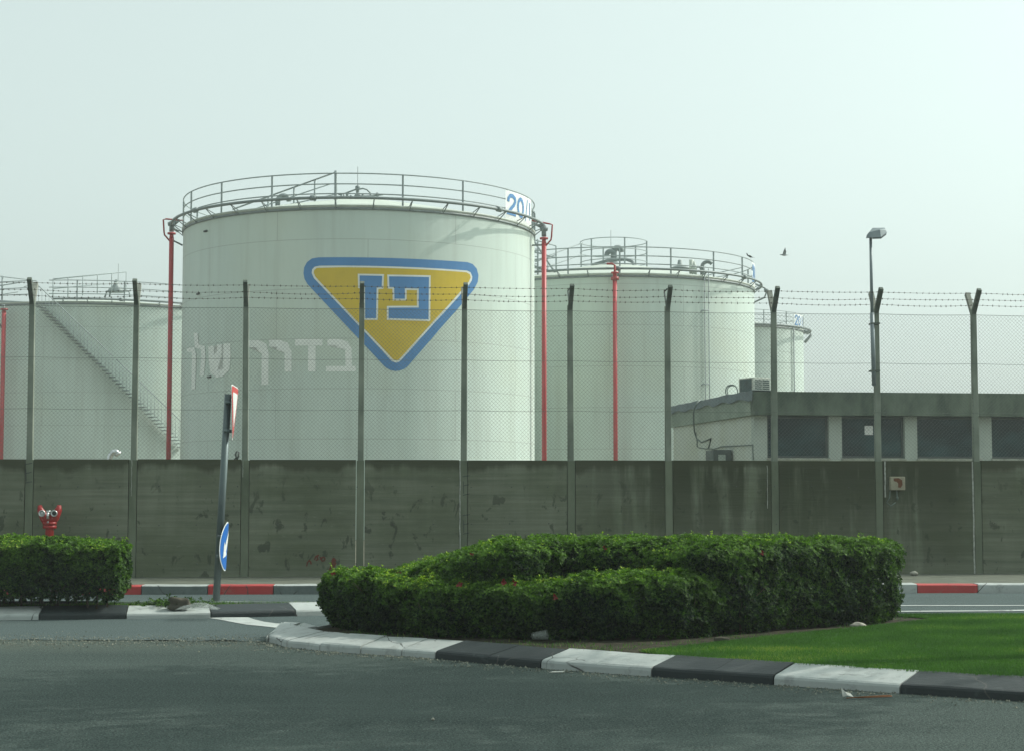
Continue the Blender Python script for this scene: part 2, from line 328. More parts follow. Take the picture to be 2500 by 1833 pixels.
# near island kerb
fr = [(2900, 1743, 1), (2500, 1712, 1), (2197, 1692, 0), (2040, 1681, 0), (1888, 1671, 1), (1740, 1661, 1), (1590, 1651, 0), (1455, 1641, 0), (1320, 1631, 1), (1190, 1620, 1), (1062, 1607, 0),
      (980, 1601, 0), (880, 1595, 0), (780, 1588, 0), (700, 1579, 0), (655, 1567, 0)]
ip = [xy(u, v) for u, v, c in fr]; ic = [c for u, v, c in fr]
ip += [(-2.36, 16.62), (-2.26, 17.0), (-2.0, 17.5), (-1.5, 18.05), (-.7, 18.6), (.5, 18.95), (2.5, 19.1), (5, 19.15), (8, 19.1), (13, 18.9)]
ic = ic[:-1]+[0, 0, 0, 0, 0, 1, 0, 1, 0, 1]
ip = [(9.6, 9.6)]+ip; ic = [0]+ic
kerb('island_kerb', ip, ic, PROF, [M['kw'], M['kb']], -1, joints={7, 9, 11, 12, 13, 14, 15, 16, 17})
# inner ground of near island
inner = [(p[0], p[1]) for p in ip]
c0 = Vector((3.5, 15.8))
def inset(poly, d):
    out = []; n = len(poly)
    for i in range(n):
        a = Vector(poly[i-1]); b = Vector(poly[i]); c = Vector(poly[(i+1) % n]); e1 = (b-a).normalized(); e2 = (c-b).normalized()
        n1 = Vector((e1.y, -e1.x)); n2 = Vector((e2.y, -e2.x)); nn = (n1+n2)
        nn = nn.normalized()/max(.5, nn.normalized().dot(n1)) if nn.length > .1 else n1
        out.append(tuple(b+nn*d))
    return out
isl = inset(ip[1:-1], .34)
sheet('island_ground', isl, .112, M['soil'])
# lawn
ge = [xy(1560, 1588, .12), xy(1665, 1578, .12), xy(1800, 1563, .12), xy(1950, 1546, .12), xy(2110, 1530, .12), xy(2230, 1517, .12), xy(2310, 1507, .12)]
ge2 = [(4.4, 18.2), (3.9, 18.75)]
frin = [p for p in isl if p[0] > .9 and p[1] < 14.8]   # front edge inner points, right to left
lawn = [(9.8, 10.2)]+frin+ge+ge2+[(5, 18.82), (13, 18.7), (13, 10)]
sheet('lawn_ground', lawn, .118, M['turf'])

# left island
def lin(pts): return [xy(u, v) for u, v in pts]
l2 = [(-520, 1516), (-330, 1515.5), (-120, 1515), (95, 1513), (308, 1511), (515, 1508.5), (722, 1504), (900, 1499)]
lp = lin(l2); lc = [1, 0, 1, 1, 0, 1, 0]; lc = [0, 1, 0, 1, 0, 1, 0]
lp += [(-1.45, 20.55), (-1.6, 21.1), (-2.2, 21.35), (-5, 21.3), (-9, 21.2), (-13, 21.1)]; lc += [0, 0, 1, 0, 1, 0]
kerb('median_kerb', lp, lc, PROF, [M['kw'], M['kb']], 1)
isl2 = [(p[0], p[1]) for p in lp]
def inset2(poly, d): return [tuple(p) for p in inset(list(reversed(poly)), d)]
sheet('median_ground', inset2(isl2, .3), .108, M['weed'])
# far kerb
cuts = [-9]+[0]; us = [-460, -300, -140, 20, 183, 345, 507, 667, 827]; ss = [ks(u) for u in us]
cc = [2, 0, 2, 3, 2, 3, 2, 3]; pts = [K0+KE*s for s in ss]
sR = [ks(u) for u in (2090, 2240, 2388, 2540, 2690, 2850)]
nmid = 8; mids = [ss[-1]+(sR[0]-ss[-1])*i/nmid for i in range(1, nmid)]
allS = ss+mids+sR; cl = cc+[(2 if i % 2 == 0 else 0) for i in range(nmid)]; cl += [0, 2, 0, 2, 0]
allS = [allS[0]-6]+allS+[allS[-1]+5]; cl = [0]+cl+[2]
kerb('roadside_kerb', [tuple(K0+KE*s) for s in allS], cl, FLATP, [M['kw'], M['kb'], M['kr'], M['kd']], 1)
# road paint
def paint(name, poly, z=.009, **k): return sheet(name, poly, z, M['line'])
# painted lines: name as structure parts of the road
z7 = lambda x, y: xy(320+x/4.172, 1440+y/4.172)
paint('road_marking', [z7(*p) for p in ((790, 288), (900, 283), (1190, 281), (1260, 305), (1360, 328), (1470, 343), (1650, 350), (1690, 372), (1600, 392), (1500, 390), (1330, 372), (1170, 356), (1060, 336), (930, 310))])
paint('road_marking', [(-1.9, 21.98), (14, 22.12), (14, 22.26), (-1.9, 22.12)])
paint('road_marking', [(3.2, 20.70), (6.0, 20.98), (7.2, 21.30), (8.4, 22.0), (8.2, 22.0), (6.9, 21.45), (5.9, 21.14), (3.2, 20.86)], .013)

# ---------------------------------------------------------------- tanks
def offset_poly(poly, d):
    n = len(poly); out = []
    ar = sum(poly[i][0]*poly[(i+1) % n][1]-poly[(i+1) % n][0]*poly[i][1] for i in range(n)); sg = 1 if ar > 0 else -1
    for i in range(n):
        a = Vector(poly[i-1]); b = Vector(poly[i]); c = Vector(poly[(i+1) % n]); e1 = (b-a).normalized(); e2 = (c-b).normalized()
        n1 = Vector((e1.y, -e1.x))*sg; n2 = Vector((e2.y, -e2.x))*sg; m_ = (n1+n2).normalized()
        out.append(tuple(b+m_*(d/max(.4, m_.dot(n1)))))
    return out
def stroke(pts, w):
    L = []; R_ = []; n = len(pts); pts = [Vector(p) for p in pts]
    for i in range(n):
        a = pts[min(i+1, n-1)]-pts[i]; b = pts[i]-pts[max(i-1, 0)]
        if a.length == 0: a = b
        if b.length == 0: b = a
        a.normalize(); b.normalize(); t = (a+b).normalized(); nn = Vector((-t.y, t.x)); k = w/2/max(.5, nn.dot(Vector((-a.y, a.x))))
        L.append(tuple(pts[i]+nn*k)); R_.append(tuple(pts[i]-nn*k))
    return L+R_[::-1]
def wrap(bm_out, poly_az, cx, cy, R, mi, step=.04):
    """poly_az: list of (angle, z) -> add curved patch"""
    bm = bmesh.new(); f = bm.faces.new([bm.verts.new((a, z, 0)) for a, z in poly_az]); bmesh.ops.triangulate(bm, faces=[f])
    a0 = min(a for a, z in poly_az); a1 = max(a for a, z in poly_az); k = math.ceil(a0/step)
    while k*step < a1:
        bmesh.ops.bisect_plane(bm, geom=bm.verts[:]+bm.edges[:]+bm.faces[:], plane_co=(k*step, 0, 0), plane_no=(1, 0, 0), dist=1e-7); k += 1
    bm.verts.index_update()
    vs = [(cx+R*cos(v.co.x), cy+R*sin(v.co.x), v.co.y) for v in bm.verts]
    fl = []
    for fc in bm.faces:
        ids = [v.index for v in fc.verts]
        c = Vector(vs[ids[0]]); n = (Vector(vs[ids[1]])-c).cross(Vector(vs[ids[2]])-c)
        if n.dot(c-Vector((cx, cy, c.z))) < 0: ids.reverse()
        fl.append(tuple(ids))
    bm.free(); bm_out.add(vs, fl, mi)

def arc(cx, cy, r, a0, a1, z, n):
    return [(cx+r*cos(a0+(a1-a0)*i/n), cy+r*sin(a0+(a1-a0)*i/n), z) for i in range(n+1)]

def make_tank(label, cx, cy, R, H, rise, nposts, phase, pipe=None, zg=0.0, railgap=None, parts=True):
    t = empty('storage_tank', (cx, cy, zg), label=label, cat='storage tank', group='white fuel storage tanks behind the wall')
    # shell
    n = 128; vs = []; fs_ = []
    for i in range(n):
        a = 2*pi*i/n; vs += [(R*cos(a), R*sin(a), 0), (R*cos(a), R*sin(a), H)]
    for i in range(n): j = (i+1) % n; fs_.append((2*i, 2*j, 2*j+1, 2*i+1))
    mb = MB(); mb.add(vs, fs_, 0, True); sh = mb.build('shell', M['tank'], t)
    uvl = sh.data.uv_layers.new(name='UVMap')
    for p in sh.data.polygons:
        i = p.index
        for li, (uu, vv) in zip(p.loop_indices, ((i, 0), (i+1, 0), (i+1, H), (i, H))): uvl.data[li].uv = (uu*2*pi*R/n, vv)
    mb = MB(); mb.lathe((0, 0, H), [(R+.03, -.05), (R+.05, -.0), (R+.05, .035), (R-.02, .045), (R*.6, rise*.45+.04), (R*.25, rise*.85), (.5, rise), (.05, rise+.02)], 96); mb.build('roof', M['roof'], t)
    mb = MB(); mb.lathe((0, 0, H), [(R+.005, -.13), (R+.035, -.13), (R+.035, -.05), (R+.005, -.05)], 96); mb.build('rim', M['vent'], t)
    rr = R+.0
    for z in (1.07, .72, .40):
        mb = MB()
        a0, a1 = railgap if railgap else (0, 2*pi)
        if railgap: mb.tube(arc(0, 0, rr, a0, a1, H+z, 110), .022, 6)
        else: mb.tube(arc(0, 0, rr, 0, 2*pi, H+z, 110)[:-1], .022, 6, closed=True)
        mb.build('handrail', M['rail'], t)
    first = None
    for i in range(nposts):
        a = phase+2*pi*i/nposts
        if railgap and not (railgap[0]-.01 <= (a-railgap[0]) % (2*pi)+railgap[0] <= railgap[1]+.01): continue
        mb = MB(); mb.box((rr*cos(a)-.03, rr*sin(a)-.03, H), (rr*cos(a)+.03, rr*sin(a)+.03, H+1.06)); mb.build('rail_post', M['rail'], t)
    if pipe:
        a0, a1, off, zz, r = pipe; mb = MB(); mb.tube(arc(0, 0, R+off, a0, a1, H+zz, 70), r, 8)
        k = int((a1-a0)*R/1.25)
        for i in range(k+1):
            a = a0+(a1-a0)*(i+.4)/(k+1); c, s_ = cos(a), sin(a)
            mb.tube([(R*c, R*s_, H-.12), ((R+off)*c, (R+off)*s_, H+zz)], .018, 5); mb.tube([(R*c, R*s_, H+.04), ((R+off)*c, (R+off)*s_, H+zz)], .016, 5)
        for i in (3, 6, 10): a = a0+(a1-a0)*i/13; mb.lathe(((R+off)*cos(a), (R+off)*sin(a), H+zz), [(.03, -.09), (.09, -.09), (.09, .09), (.03, .09)], 10, axis=(-sin(a), cos(a), 0))
        mb.build('foam_pipe', M['vent'], t)
    return t
def loc(t, p): return Vector(p)-Vector(t.location)
# gooseneck
def goose(mb, c, r, rad_, h, ang=0, sweep=pi, n=12):
    c = Vector(c); e = Vector((cos(ang), sin(ang), 0)); pts = [c, c+Vector((0, 0, h))]
    for i in range(1, n+1):
        a = sweep*i/n; pts.append(c+Vector((0, 0, h))+e*(rad_-rad_*cos(a))+Vector((0, 0, rad_*sin(a))))
    mb.tube(pts, r, 10)

def posAng(cx, cy, R, u, v): return cyl(u, v, cx, cy, R)[0]
# ---- tank 1
X1, Y1, R1 = -5.49, 61.76, 6.30; H1 = px(831, 503, Y1-R1).z
T1 = make_tank('largest white tank in front, with the yellow and blue triangle emblem', X1, Y1, R1, H1, 1.25, 18, -pi/2-.04, pipe=(-pi*1.02, .03, .40, .20, .05))
def riser(t, u, vtop, Y, r=.085, lab=None, top='elbow', sgn=1, reach=.75):
    p = loc(t, px(u, vtop, Y)); g = EYE; mb = MB()
    mb.tube([(p.x, p.y, 0), (p.x, p.y, p.z-.25)], r, 12); mb.tube([(p.x, p.y, p.z-.25), (p.x, p.y, p.z-.08)], [r, r*.75], 12)
    mb.lathe((p.x, p.y, p.z-.1), [(r*.7, 0), (r*1.75, 0), (r*1.75, .06), (r*.7, .06)], 12)
    return mb.build('riser_pipe', M['red'], t), p
for u, vt, sg in ((419, 566, -1), (1328, 578, 1)):
    rp, p = riser(T1, u, vt, Y1-1.2)
    mb = MB(); pe = Vector((p.x, p.y, p.z)); rim = Vector((sg*(R1+.0)*cos(.19), -1.25, H1+.2))
    mb.tube([pe, pe+Vector((0, 0, .22)), pe+Vector((-sg*.06, 0, .36)), pe+Vector((-sg*.25, 0, .42)), Vector((sg*(R1+.38)*.98, -1.2, H1+.2))], .085, 10)
    mb.lathe(pe+Vector((0, 0, .26)), [(.03, -.08), (.13, -.06), (.15, .05), (.03, .12)], 10)
    mb.build('pipe_elbow', M['vent'], rp); mb = MB(); mb.tube([pe+Vector((-sg*.02, 0, -.3)), Vector((sg*(R1-.1), -1.2, H1-.55))], .03, 6)
    mb.build('pipe_bracket', M['vent'], rp)
    mb = MB(); mb.tube([pe+Vector((sg*.05, 0, -.35)), pe+Vector((sg*.25, 0, -.12)), pe+Vector((sg*.27, 0, .0)), pe+Vector((sg*.30, 0, .42)), pe+Vector((sg*.20, 0, .45)), Vector((sg*(R1-.1), -1.3, H1+.32))], .03, 7)
    mb.build('bypass_pipe', M['redhy'], rp)
# inclined walkway handrail on roof
mb = MB(); a = loc(T1, px(568, 512, Y1-1)); b = loc(T1, px(820, 421, Y1-2.2)); 
mb.tube([a, b, b+Vector((0, 0, -1.05))], .03, 6); mb.tube([a+Vector((.6, 0, -.05)), b+Vector((-.2, 0, -.42))], .022, 6); mb.tube([a+Vector((.8, 0, -.1)), b+Vector((0, 0, -.78))], .022, 6)
for t_ in (.35, .60, .80): q = a.lerp(b, t_); mb.tube([q, (q.x, q.y, H1+.45)], .035, 6)
mb.tube([b+Vector((0, 0, .05)), b+Vector((0, 0, -1.2))], .055, 6)
mb.build('roof_handrail', M['rail'], T1)
mb = MB(); c = loc(T1, px(678, 500, Y1-4.2)); goose(mb, (c.x, c.y, c.z-.35), .085, .19, .46); mb.build('gooseneck_vent', M['vent'], T1)
mb = MB(); c = loc(T1, px(873, 484, Y1)); mb.tube([c, c+Vector((0, 0, 1.15))], .012, 5); mb.lathe(c, [(.14, -.1), (.12, .1), (.06, .16), (.06, .3), (.09, .32), (.09, .42), (.03, .46)], 10)
for pts in (((-.7, 0, .12), (-.45, 0, .17), (-.1, -.1, .28), (.2, -.1, .33), (.34, 0, .3), (.46, 0, .18), (.46, 0, -.03)), ((.1, -.1, .04), (.5, -.1, .05), (.88, -.1, .1), (.93, -.1, .1)), ((-.62, 0, .12), (-.5, 0, -.05), (-.5, 0, -.15)), ((-.5, .1, .14), (-.56, .1, -.12))):
    mb.tube([c+Vector(q) for q in pts], .03, 6)
for q in ((.72, -.1, .08), (-.25, 0, .0), (.2, -.1, .02), (-.38, 0, .12)): mb.lathe(c+Vector(q), [(.02, -.12), (.05, -.1), (.05, .08), (.02, .1)], 8)
mb.build('roof_fittings', M['vent'], T1)
# emblem
def z6(x, y): return cyl(440+x/2.8163, 600+y/2.8163, X1, Y1, R1)
def emb(mb, polys, off, mi):
    for pl in polys: wrap(mb, [(a, z) for a, z in (z6(*p) for p in pl)], 0, 0, R1+off, mi)
outer = [(848, 190), (853, 150), (872, 115), (905, 90), (950, 82), (1100, 81), (1250, 82), (1400, 85), (1550, 90), (1700, 97), (1850, 106), (1975, 115), (2010, 128), (2038, 160), (2050, 205), (2045, 250), (2020, 300), (1790, 567), (1560, 832), (1538, 848), (1510, 858), (1480, 862), (1445, 855), (1420, 842), (1400, 825), (1130, 537), (875, 265), (855, 230)]
wh = [(905, 190), (908, 165), (925, 147), (955, 140), (1100, 139), (1250, 140), (1400, 143), (1550, 148), (1700, 155), (1850, 164), (1970, 173), (1995, 185), (2007, 215), (2003, 240), (1990, 262), (1750, 528), (1510, 795), (1485, 805), (1455, 795), (1190, 510), (920, 225)]
ye = [(919, 190), (922, 170), (940, 155), (1100, 151), (1250, 152), (1400, 155), (1550, 160), (1700, 167), (1850, 176), (1966, 185), (1988, 198), (1995, 220), (1982, 250), (1742, 517), (1502, 784), (1484, 791), (1463, 782), (1197, 500), (931, 216)]
Z_ = [(1233, 207), (1388, 210), (1384, 287), (1350, 290), (1346, 500), (1272, 500), (1270, 285), (1235, 283)]
PE = [(1435, 213), (1570, 215), (1708, 218), (1706, 370), (1705, 508), (1570, 504), (1432, 500), (1432, 428), (1638, 427), (1638, 296), (1543, 294), (1543, 367), (1472, 367), (1470, 288), (1437, 285)]
mb = MB(); emb(mb, [outer], .008, 0); emb(mb, [wh], .014, 2); emb(mb, [ye], .020, 1); emb(mb, [offset_poly(Z_, 12), offset_poly(PE, 12)], .026, 2); emb(mb, [Z_, PE], .032, 0)
EMB = mb.build('emblem', [M['blue'], M['yellow'], M['white']], T1)
L = [stroke([(1012, 665), (1095, 665), (1135, 678), (1156, 712), (1158, 826)], 44), [(1003, 828), (1205, 826), (1207, 864), (1003, 864)],
     [(790, 643), (978, 643), (978, 687), (790, 688)], [(880, 689), (932, 689), (930, 865), (878, 865)],
     stroke([(612, 672), (680, 672), (722, 688), (742, 735), (742, 865)], 48), stroke([(470, 675), (540, 675), (573, 692), (585, 740), (583, 955)], 48),
     stroke([(212, 690), (216, 800), (228, 868), (255, 888), (290, 880), (322, 845), (330, 760), (328, 672)], 36), stroke([(272, 680), (270, 760), (240, 860)], 30),
     stroke([(108, 600), (116, 690), (158, 702), (162, 770), (150, 895)], 28), stroke([(50, 720), (88, 715), (98, 745), (92, 985)], 28)]
for q, grp in enumerate(((0, 1), (2, 3), (4,), (5,), (6, 7), (8,), (9,))):
    mb = MB()
    for k in grp: emb(mb, [L[k]], .003+.0012*k, 0)
    mb.build('painted_letter', M['ghost'], T1)
# small lifting lugs on the shell
for x, y in ((485, 718), (512, 920), (503, 565)):
    a_, z_ = cyl(x, y, X1, Y1, R1); mb = MB(); q = Vector(((R1+.02)*cos(a_), (R1+.02)*sin(a_), z_)); t_ = Vector((-sin(a_), cos(a_), 0)); mb.tube([q-t_*.1, q+t_*.1], .035, 6); mb.build('lug', M['cable'], T1)
# number plate on the railing
def numplate(t, cx, cy, R, ua, ub, v, H, texts=True, dark=None):
    a0 = posAng(cx, cy, R+.04, ua, v); a1 = posAng(cx, cy, R+.04, ub, v)
    if a1 < a0: a0, a1 = a1, a0
    mb = MB(); Rr = R+.045; z0, z1 = H+.03, H+1.02
    wrap(mb, [(a0, z0), (a1, z0), (a1, z1), (a0, z1)], 0, 0, Rr, 0)
    o = mb.build('number_plate', M['signwhite'], t); W = (a1-a0)*Rr
    mb = MB(); q = lambda x, y: (a0+x*W/Rr, z0+y*(z1-z0))
    def st(pts, w): wrap(mb, [(a0+x/Rr, z0+y) for x, y in stroke([(x*W, y*(z1-z0)) for x, y in pts], w)], 0, 0, Rr+.012, 0, .03)
    tw = [(.06+.12*(1-cos(k*pi/6))*1.0, .62+.22*sin(k*pi/6)) for k in range(7)]
    st([(.07, .62), (.08, .74), (.13, .84), (.20, .85), (.27, .78), (.28, .68), (.24, .55), (.12, .34), (.07, .22), (.30, .22)], .13)
    ov = [(.47+.10*cos(k*pi/8), .53+.30*sin(k*pi/8)) for k in range(16)]
    for k in range(0, 16): st([ov[k], ov[(k+1) % 16]], .13)
    st([(.66, .12), (.76, .92)], .05); st([(.88, .22), (.88, .85)], .09)
    mb.build('digits', M['blue'] if dark is None else dark, o)
numplate(T1, X1, Y1, R1, 1234, 1297, 490, H1)
# railing gate uprights right of plate
mb = MB(); a_ = posAng(X1, Y1, R1, 1301, 500)
for da in (.03, .09, .15): mb.box(((R1+.02)*cos(a_+da)-.02, (R1+.02)*sin(a_+da)-.02, H1-.1), ((R1+.02)*cos(a_+da)+.02, (R1+.02)*sin(a_+da)+.02, H1+.75))
mb.build('gate_upright', M['rail'], T1)

# ---- tank 2
X2, Y2, R2 = 4.36, 73.17, 5.94; H2 = px(1520, 669, Y2-R2).z
T2 = make_tank('second tank right of the emblem tank, with a small railed ring on its roof', X2, Y2, R2, H2, 1.15, 18, -pi/2-.02, pipe=(-pi*.98, .12, .32, .17, .045))
rp, p = riser(T2, 1501, 662, Y2-R2-.45, .085)
mb = MB(); mb.tube([p+Vector((0, 0, -.35)), p+Vector((0, 0, .22)), p+Vector((-.1, 0, .28)), p+Vector((-.3, .1, .3))], .045, 8); mb.lathe(p+Vector((0, 0, -.3)), [(.05, -.06), (.16, -.06), (.16, .06), (.05, .06)], 10); mb.build('branch_pipe', M['redhy'], rp)
mb = MB(); zb = H2+.95; zt = px(1500, 580, Y2-1.4).z-p.z*0; zt = zt-T2.location.z
rc = 1.43
for z in (zt, zt-.45, zt-.9): mb.tube(arc(0, 0, rc, 0, 2*pi, z, 40)[:-1], .02, 5, closed=True)
for k in range(6): a = -2.35+k*pi/3; mb.box((rc*cos(a)-.03, rc*sin(a)-.03, zb-.25), (rc*cos(a)+.03, rc*sin(a)+.03, zt))
mb.build('centre_railing', M['rail'], T2)
mb = MB(); c = Vector((0, 0, H2+1.1)); goose(mb, c+Vector((.02, 0, 0)), .11, .16, .48, pi, pi*1.05); goose(mb, c+Vector((-.0, .05, 0)), .13, .17, .62, 0, pi); mb.tube([c+Vector((-.12, 0, 0)), c+Vector((-.12, 0, 1.55))], .012, 5)
mb.lathe(c, [(.35, -.1), (.35, .08), (.2, .14), (.15, .2)], 14)
mb.tube([c+Vector(q) for q in ((-1.0, -.6, -.05), (-.3, -.6, .16), (.2, -.6, .2), (.5, -.8, .18), (.72, -1.2, .02), (.8, -1.6, -.3), (.8, -1.9, -.6))], .07, 8)
mb.lathe((.8, -2.0, H2+.35), [(.1, -.2), (.14, -.15), (.14, .2), (.1, .25)], 10)
mb.build('roof_fittings', M['vent'], T2)
mb = MB(); c = loc(T2, px(1468, 640, Y2-3)); mb.lathe((c.x-.7, c.y, H2+.45), [(.3, -.1), (.42, 0), (.3, .1), (.1, .14)], 12); mb.build('roof_hatch', M['vent'], T2); mb = MB()
mb.lathe(loc(T2, px(1660, 652, Y2-1)), [(.55, -.12), (.3, 0), (.12, .05), (.08, .28), (.02, .3)], 14)
mb.build('roof_hatch', M['vent'], T2)
mb = MB(); c = loc(T2, px(1714, 665, Y2-4.2)); goose(mb, (c.x, c.y, c.z-.1), .075, .22, .30, 0, pi*.8); goose(mb, (c.x-.28, c.y, c.z-.1), .045, .12, .2, 0, pi)
mb.build('gooseneck_vent', M['vent'], T2)
mb = MB(); c = loc(T2, px(1688, 662, Y2-4.2)); mb.tube([c-Vector((0, 0, .1)), c+Vector((0, 0, .45))], .09, 10); mb.lathe(c+Vector((.12, 0, .0)), [(.1, -.2), (.1, .2), (.05, .28), (.03, .4)], 10); mb.build('pressure_valve', M['roof'], T2)
# level gauge pipes down the shell
for k, u in enumerate((1721, 1731)):
    a_ = posAng(X2, Y2, R2+.08, u, 800); mb = MB(); q = Vector(((R2+.08)*cos(a_), (R2+.08)*sin(a_), 0)); mb.tube([(q.x, q.y, .3), (q.x, q.y, H2+.35)], .022, 6)
    if k == 0:
        for zz in (px(0, 752, Y2-R2).z, px(0, 934, Y2-R2).z): mb.tube([(q.x+.15, q.y, zz), (q.x-.1, q.y-.02, zz), (q.x-.24, q.y+.04, zz-.12)], .03, 6)
    mb.build('gauge_pipe', M['rail'], T2)
numplate(T2, X2, Y2, R2, 1835.5, 1846, 650, H2)
mb = MB(); q = Vector((R2+.02, -.4, H2))
mb.tube([q+Vector((.0, 0, .3)), q+Vector((.45, 0, .1)), q+Vector((.5, 0, -.1)), q+Vector((.42, 0, -.3)), q+Vector((-.02, 0, -.5))], .035, 8); mb.lathe(q+Vector((.5, 0, .0)), [(.03, -.08), (.1, -.06), (.1, .06), (.03, .08)], 8); mb.build('pipe_elbow', M['vent'], T2)
mb = MB(); a = loc(T2, px(1290, 660, Y2-2)); a = Vector((-5.1, -2.6, H2+.35)); b = Vector((-1.35, -.5, zt-.1))
mb.tube([a, b], .022, 6); mb.tube([a+Vector((0, 0, -.4)), b+Vector((0, 0, -.5))], .02, 6)
for t_ in (.3, .6): q = a.lerp(b, t_); mb.tube([q, (q.x, q.y, H2+.1)], .022, 6)
mb.build('roof_handrail', M['rail'], T2); mb = MB(); mb.tube([Vector((5.2, -2.2, H2+.75)), Vector((3.1, -2.0, H2+.3))], .02, 6); mb.build('roof_handrail', M['rail'], T2)
# stair landing frame between the two tanks
mb = MB(); Yl = 69.5
def q2(u, v, dy=0): return loc(T2, px(u, v, Yl+dy))
for u in (1313, 1358): mb.tube([q2(u, 602 if u > 1340 else 585), q2(u, 672)], .035, 6)
mb.tube([q2(1300, 585), q2(1358, 601)], .022, 6); mb.tube([q2(1303, 588), q2(1355, 666)], .04, 6); mb.tube([q2(1300, 614), q2(1358, 630)], .03, 6); mb.tube([q2(1306, 640), q2(1358, 622)], .02, 6)
mb.tube([q2(1296, 648), q2(1352, 664), q2(1300, 664)], .05, 6); mb.tube([q2(1296, 650, .8), q2(1358, 667, .8)], .05, 6)
for k in range(6): mb.tube([q2(1306, 600+k*9), q2(1313, 600+k*9)], .02, 5)
mb.build('stair_landing', M['rail'], T2)

# ---- tank 3
X3, Y3, R3 = 14.85, 123.1, 6.0; H3 = px(1775, 792, Y3-R3).z
T3 = make_tank('most distant pale tank at the right, seen past the second tank', X3, Y3, R3, H3, 1.0, 18, -pi/2+.42, pipe=(-pi*.98, .12, .5, .0, .09))
numplate(T3, X3, Y3, R3, 1939, 1960, 795, H3)
a_ = posAng(X3, Y3, R3+.1, 1939, 900); mb = MB(); mb.tube([((R3+.1)*cos(a_), (R3+.1)*sin(a_), 0), ((R3+.1)*cos(a_), (R3+.1)*sin(a_), H3)], .05, 6); mb.build('gauge_pipe', M['rail'], T3)
mb = MB(); q = Vector((R3+.05, -.4, H3)); mb.tube([q, q+Vector((.45, 0, .05)), q+Vector((.5, 0, -.25)), q+Vector((.05, 0, -.75))], .1, 8); mb.build('pipe_elbow', M['vent'], T3)

# ---- tank 4
X4, Y4, R4 = -22.0, 92.4, 8.0; H4 = px(225, 737, Y4-R4).z
T4 = make_tank('bluish shaded tank at the left with a stair climbing its side', X4, Y4, R4, H4, .9, 22, posAng(X4, Y4, R4, 188, 740), railgap=(posAng(X4, Y4, R4, 119, 740), posAng(X4, Y4, R4, 88, 740)+2*pi), pipe=(posAng(X4, Y4, R4+.3, 128, 740), .1, .3, .12, .05))
riser(T4, 10, 752, 84.5, .11)
mb = MB(); q = loc(T4, px(10, 758, 84.5)); mb.tube([q+Vector((0, 0, -.1)), q+Vector((0, 0, .25)), q+Vector((-.4, 0, .3)), q+Vector((-.5, 0, -.3)), q+Vector((-.05, 0, -.9))], .05, 7); mb.build('pipe_elbow', M['vent'], T4)
# roof walkway rails
mb = MB(); a = loc(T4, px(130, 682, Y4-4)); b = loc(T4, px(308, 664, Y4-1)); mb.tube([a, b, b+Vector((0, 0, -1.1))], .03, 6); mb.tube([a, a+Vector((0, 0, -1.1))], .03, 6); mb.tube([a-Vector((0, 0, .5)), b-Vector((0, 0, .55))], .022, 6)
for t_ in (.2, .4, .6, .8): q = a.lerp(b, t_); mb.tube([q, q-Vector((0, 0, 1.02))], .03, 6)
mb.build('roof_handrail', M['rail'], T4)
mb = MB(); c = loc(T4, px(288, 712, Y4)); mb.tube([c, c+Vector((0, 0, 1.5))], .015, 5); mb.lathe(c+Vector((-.1, 0, .05)), [(.5, -.1), (.42, .05), (.15, .32), (.12, .5), (.05, .6)], 12)
mb.tube([c+Vector(q) for q in ((-.7, 0, -.3), (-.6, 0, 0), (0, -.2, .02), (.6, 0, .02), (.65, 0, -.3))], .05, 6); mb.tube([c+Vector(q) for q in ((-.45, 0, -.3), (-.4, 0, .1))], .05, 6); mb.build('roof_fittings', M['vent'], T4)
# stair wrapped on the shell
sa = posAng(X4, Y4, R4, 108, 750); ea = posAng(X4, Y4, R4, 436, 1088); z0 = H4-.1; z1 = 1.2; nst = 42
mb = MB(); trd = MB(); hr = []; st1 = []; st2 = []
for i in range(nst+1):
    t_ = i/nst; a = sa+(ea-sa)*t_; z = z0+(z1-z0)*t_; z = px(108+328*t_, 750+345*t_, 85).z; u_ = 108+328*t_; vv = 752+ (1090-752)*t_
    a = posAng(X4, Y4, R4, u_, vv); z = cyl(u_, vv, X4, Y4, R4)[1]; c, s_ = cos(a), sin(a); rin, rout = R4+.04, R4+.72; da = .13/R4
    vs = [(r*cos(a+d), r*sin(a+d), z+dz) for dz in (-.03, .0) for r, d in ((rin, -da), (rout, -da), (rout, da), (rin, da))]
    trd.add(vs, [(0, 3, 2, 1), (4, 5, 6, 7), (0, 1, 5, 4), (1, 2, 6, 5), (2, 3, 7, 6), (3, 0, 4, 7)])
    hr.append((rout*c, rout*s_, z+1.0)); st1.append((rout*c, rout*s_, z-.06)); st2.append((rin*c, rin*s_, z-.06))
    mb2 = (rout*c, rout*s_, z)
    mb.tube([mb2, (rout*c, rout*s_, z+1.0)], .012, 4)
trd.build('stair_treads', M['vent'], T4); mb.tube(hr[:22], .022, 6); mb.tube(hr[22:], .022, 6)
h0 = Vector(hr[0]); mb.tube([h0, h0+Vector((-.5, .1, .02)), h0+Vector((-.8, .3, 0))], .022, 6); mb.build('stair_handrail', M['rail'], T4)

mb = MB(); q4 = lambda u, v: loc(T4, px(u, v, 85.2))
mb.tube([q4(-40, 666), q4(6, 676), q4(90, 686)], .022, 6); mb.tube([q4(-40, 700), q4(6, 697), q4(55, 689)], .03, 6); mb.tube([q4(-40, 726), q4(8, 719), q4(44, 713)], .022, 6); mb.build('landing_rail', M['rail'], T4)
mb = MB(); mb.tube([q4(6, 674), q4(5, 733)], .045, 6); mb.build('landing_post', M['rail'], T4)
mb = MB(); mb.tube([q4(-60, 733), q4(95, 741)], .07, 4, smooth=False); mb.build('landing_beam', M['rail'], T4)
